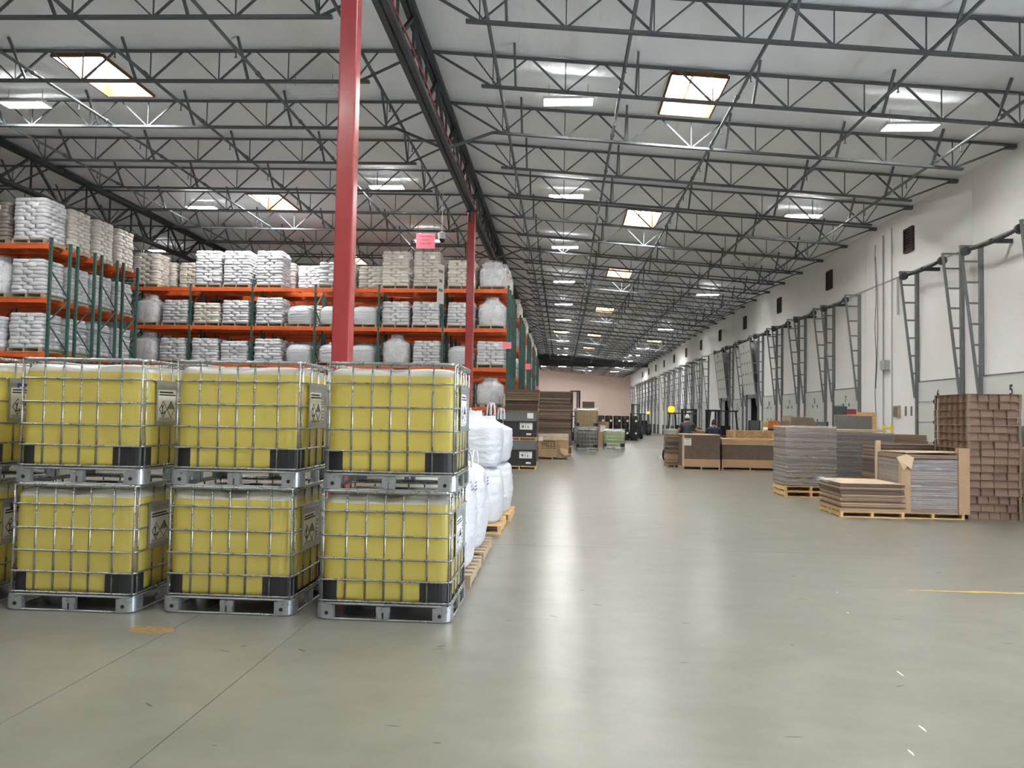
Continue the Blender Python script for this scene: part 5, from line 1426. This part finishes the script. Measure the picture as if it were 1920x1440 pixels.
tag(MB().add([(6.5, 15.0, 1.215), (7.5, 14.98, 1.24), (7.5, 15.9, 1.22), (6.42, 15.95, 1.21), (6.5, 15.0, 1.235), (7.5, 14.98, 1.26), (7.5, 15.9, 1.24), (6.42, 15.95, 1.23)], [(3, 2, 1, 0), (4, 5, 6, 7), (0, 1, 5, 4), (1, 2, 6, 5), (2, 3, 7, 6), (3, 0, 4, 7)]).build('loose_sheet', 'card_pale'), 'pale loose sheet on the stack with corner boards', 'sheet')

# S5 tall stacks of partition inserts
PF = {}
def partition_stack(x, y, w, d, rows, h, label):
    t = thing('partition_stack', label, 'cardboard stack', (x, y, 0), 0, 'stacks of cardboard partitions')
    rs = random.Random(int(x * 31)); rear = MB()
    for k in range(rows):
        ox, oy = rs.uniform(-0.012, 0.012), rs.uniform(-0.012, 0.012)
        m = MB(); z = k * h
        m.b2((-w / 2 + 0.05, -d / 2 + 0.05, z), (w / 2 - 0.05, d / 2 - 0.05, z + h - 0.012))
        nf = 4 + (k % 3 == 0)
        m.b2((-w / 2, -d / 2, z + h - 0.012), (w / 2, d / 2, z + h - 0.005))
        m.build('partition_layer', 'card_pink', t, loc=(ox, oy, 0))
        nx = rs.choice((4, 5)); ny = 6
        if 'fx' not in PF:
            PF['fx'] = MB().b2((-0.003, 0, 0), (0.003, 0.052, h - 0.012)).mesh('cell_wall', 'card'); PF['fy'] = MB().b2((0, -0.003, 0), (0.052, 0.003, h - 0.012)).mesh('cell_wall', 'card')
        back = MB()
        for q in range(nx + 1):
            xx = -w / 2 + 0.004 + (w - 0.008) * q / nx
            ob('cell_wall', PF['fx'], t, (ox + xx, oy - d / 2, z))
            back.b2((xx - 0.003, d / 2 - 0.052, z), (xx + 0.003, d / 2, z + h - 0.012))
        for q in range(ny + 1):
            yy = -d / 2 + 0.004 + (d - 0.008) * q / ny
            ob('cell_wall', PF['fy'], t, (ox - w / 2, oy + yy, z))
            back.b2((w / 2 - 0.052, yy - 0.003, z), (w / 2, yy + 0.003, z + h - 0.012))
        rear.add([(vx_ + ox, vy_ + oy, vz_) for vx_, vy_, vz_ in back.v], back.f)
        for q in range(nx):       # folded outer flaps lean into the cells
            if rs.random() < 0.6:
                a = -w / 2 + w * q / nx + 0.006; b_ = a + w / nx - 0.012; dz = rs.uniform(0.0, 0.03)
                MB().add([(a, -d / 2 + 0.006, z + 0.004), (b_, -d / 2 + 0.006, z + 0.004), (b_, -d / 2 + 0.014 + dz, z + h - 0.02), (a, -d / 2 + 0.03, z + h - 0.02), (a, -d / 2 + 0.01, z + 0.004), (b_, -d / 2 + 0.01, z + 0.004), (b_, -d / 2 + 0.018 + dz, z + h - 0.02), (a, -d / 2 + 0.034, z + h - 0.02)],
                         [(0, 1, 2, 3), (7, 6, 5, 4), (0, 4, 5, 1), (1, 5, 6, 2), (2, 6, 7, 3), (3, 7, 4, 0)]).build('cell_flap', 'card_pink', t, loc=(ox, oy, 0))
    rear.build('rear_cell_walls', 'card', t)['kind'] = 'stuff'
    return t
partition_stack(8.12, 15.65, 0.98, 1.3, 16, 0.1475, 'tall brown stack of cardboard partition inserts, rightmost of the group')
partition_stack(9.4, 16.2, 0.9, 1.2, 9, 0.147, 'shorter stack of partition inserts cut off by the right picture edge')
t = thing('grey_board_stack', 'grey board panel with wooden edge leaning behind the stacks', 'panel', (8.35, 22.6, 0))
MB().b2((-0.5, -0.04, 0.1), (0.5, 0.04, 1.95)).build('panel', 'grey_board', t); MB().b2((0.5, -0.06, 0.1), (0.62, 0.1, 2.05)).build('edge_board', 'wood', t)
MB().b2((-0.5, -0.02, 1.95), (0.62, 0.06, 2.06)).build('top_board', 'wood', t); MB().b2((-0.52, -0.3, 0), (0.64, 0.3, 0.1)).build('base', 'wood_grey', t)
MB().b2((-0.55, -0.05, 1.98), (-0.2, 0.05, 2.22)).build('control_head', 'lift_grey', t); MB().b2((-0.2, -0.05, 2.0), (0.06, 0.05, 2.14)).build('red_handle', 'red_box', t)
t = thing('grey_cabinet', 'dark grey cabinet at the right picture edge behind the tall stack', 'cabinet', (10.1, 18.2, 0))
MB().b2((-0.3, -0.3, 0.05), (0.4, 0.3, 1.75)).build('cabinet_body', 'grey_plastic', t); MB().b2((-0.31, -0.32, 0.1), (0.05, -0.3, 1.7)).build('cabinet_door', 'grey_plastic', t); MB().b2((-0.4, -0.33, 0), (0.45, 0.33, 0.05)).build('cabinet_plinth', 'lift_grey', t)

# ------------------------------------------------------------------ marks on the floor
def patch(name, pts, matn, label, cat='floor mark', z=0.002):
    m = MB().add([(x, y, z) for x, y in pts] + [(x, y, 0.0) for x, y in pts], [tuple(range(len(pts)))] + [(i, i + len(pts), (i + 1) % len(pts) + len(pts), (i + 1) % len(pts)) for i in range(len(pts))])
    return tag(m.build(name, matn), label, cat)
rs = random.Random(4)
top = [(3.74 + 0.12 * i, 8.62 + rs.uniform(-0.015, 0.015)) for i in range(14)]; bot = [(3.74 + 0.12 * i, 8.585 - 0.002 * i + rs.uniform(-0.02, 0.015)) for i in range(14)]
patch('floor_line', bot + top[::-1], 'yellow_paint', 'worn yellow painted line on the floor at right')
patch('floor_stain', [(-3.31 + 0.2 * math.cos(a) * (1 + 0.15 * rs.uniform(-1, 1)), 6.14 + 0.1 * math.sin(a) * (1 + 0.2 * rs.uniform(-1, 1))) for a in [2 * PI * i / 14 for i in range(14)]], 'floor_orange', 'worn orange paint mark on the floor before the totes')
sc = MB()
for i in range(70):
    x, y = rs.uniform(-3.6, 5.5), 2.6 + 7.5 * rs.random() ** 1.4
    l, w, a = rs.uniform(0.015, 0.07), rs.uniform(0.004, 0.012), rs.gauss(0, 0.35)
    n = 7; pts = [(l * math.cos(2 * PI * q / n) * rs.uniform(0.7, 1.1), w * math.sin(2 * PI * q / n) * rs.uniform(0.6, 1.2)) for q in range(n)]
    sc.add([(x + px * math.cos(a) - py * math.sin(a), y + px * math.sin(a) + py * math.cos(a), 0.0015) for px, py in pts], [tuple(range(n))])
tag(sc.build('floor_scuffs', 'scuff'), 'small dark scuffs scattered over the concrete floor', 'scuff', kind='stuff')
for i, (x, y, l) in enumerate(((2.92, 8.35, 0.02), (2.72, 7.5, 0.03), (2.45, 5.75, 0.06), (2.15, 4.75, 0.05), (1.93, 4.4, 0.04))):
    patch('paint_drip', [(x + 0.007 * math.cos(a) * (1 + 0.4 * rs.uniform(-1, 1)), y + l * math.sin(a)) for a in [2 * PI * q / 9 for q in range(9)]], 'drip', 'white paint drip on the open floor, %s from the camera' % ORD[4 - i])
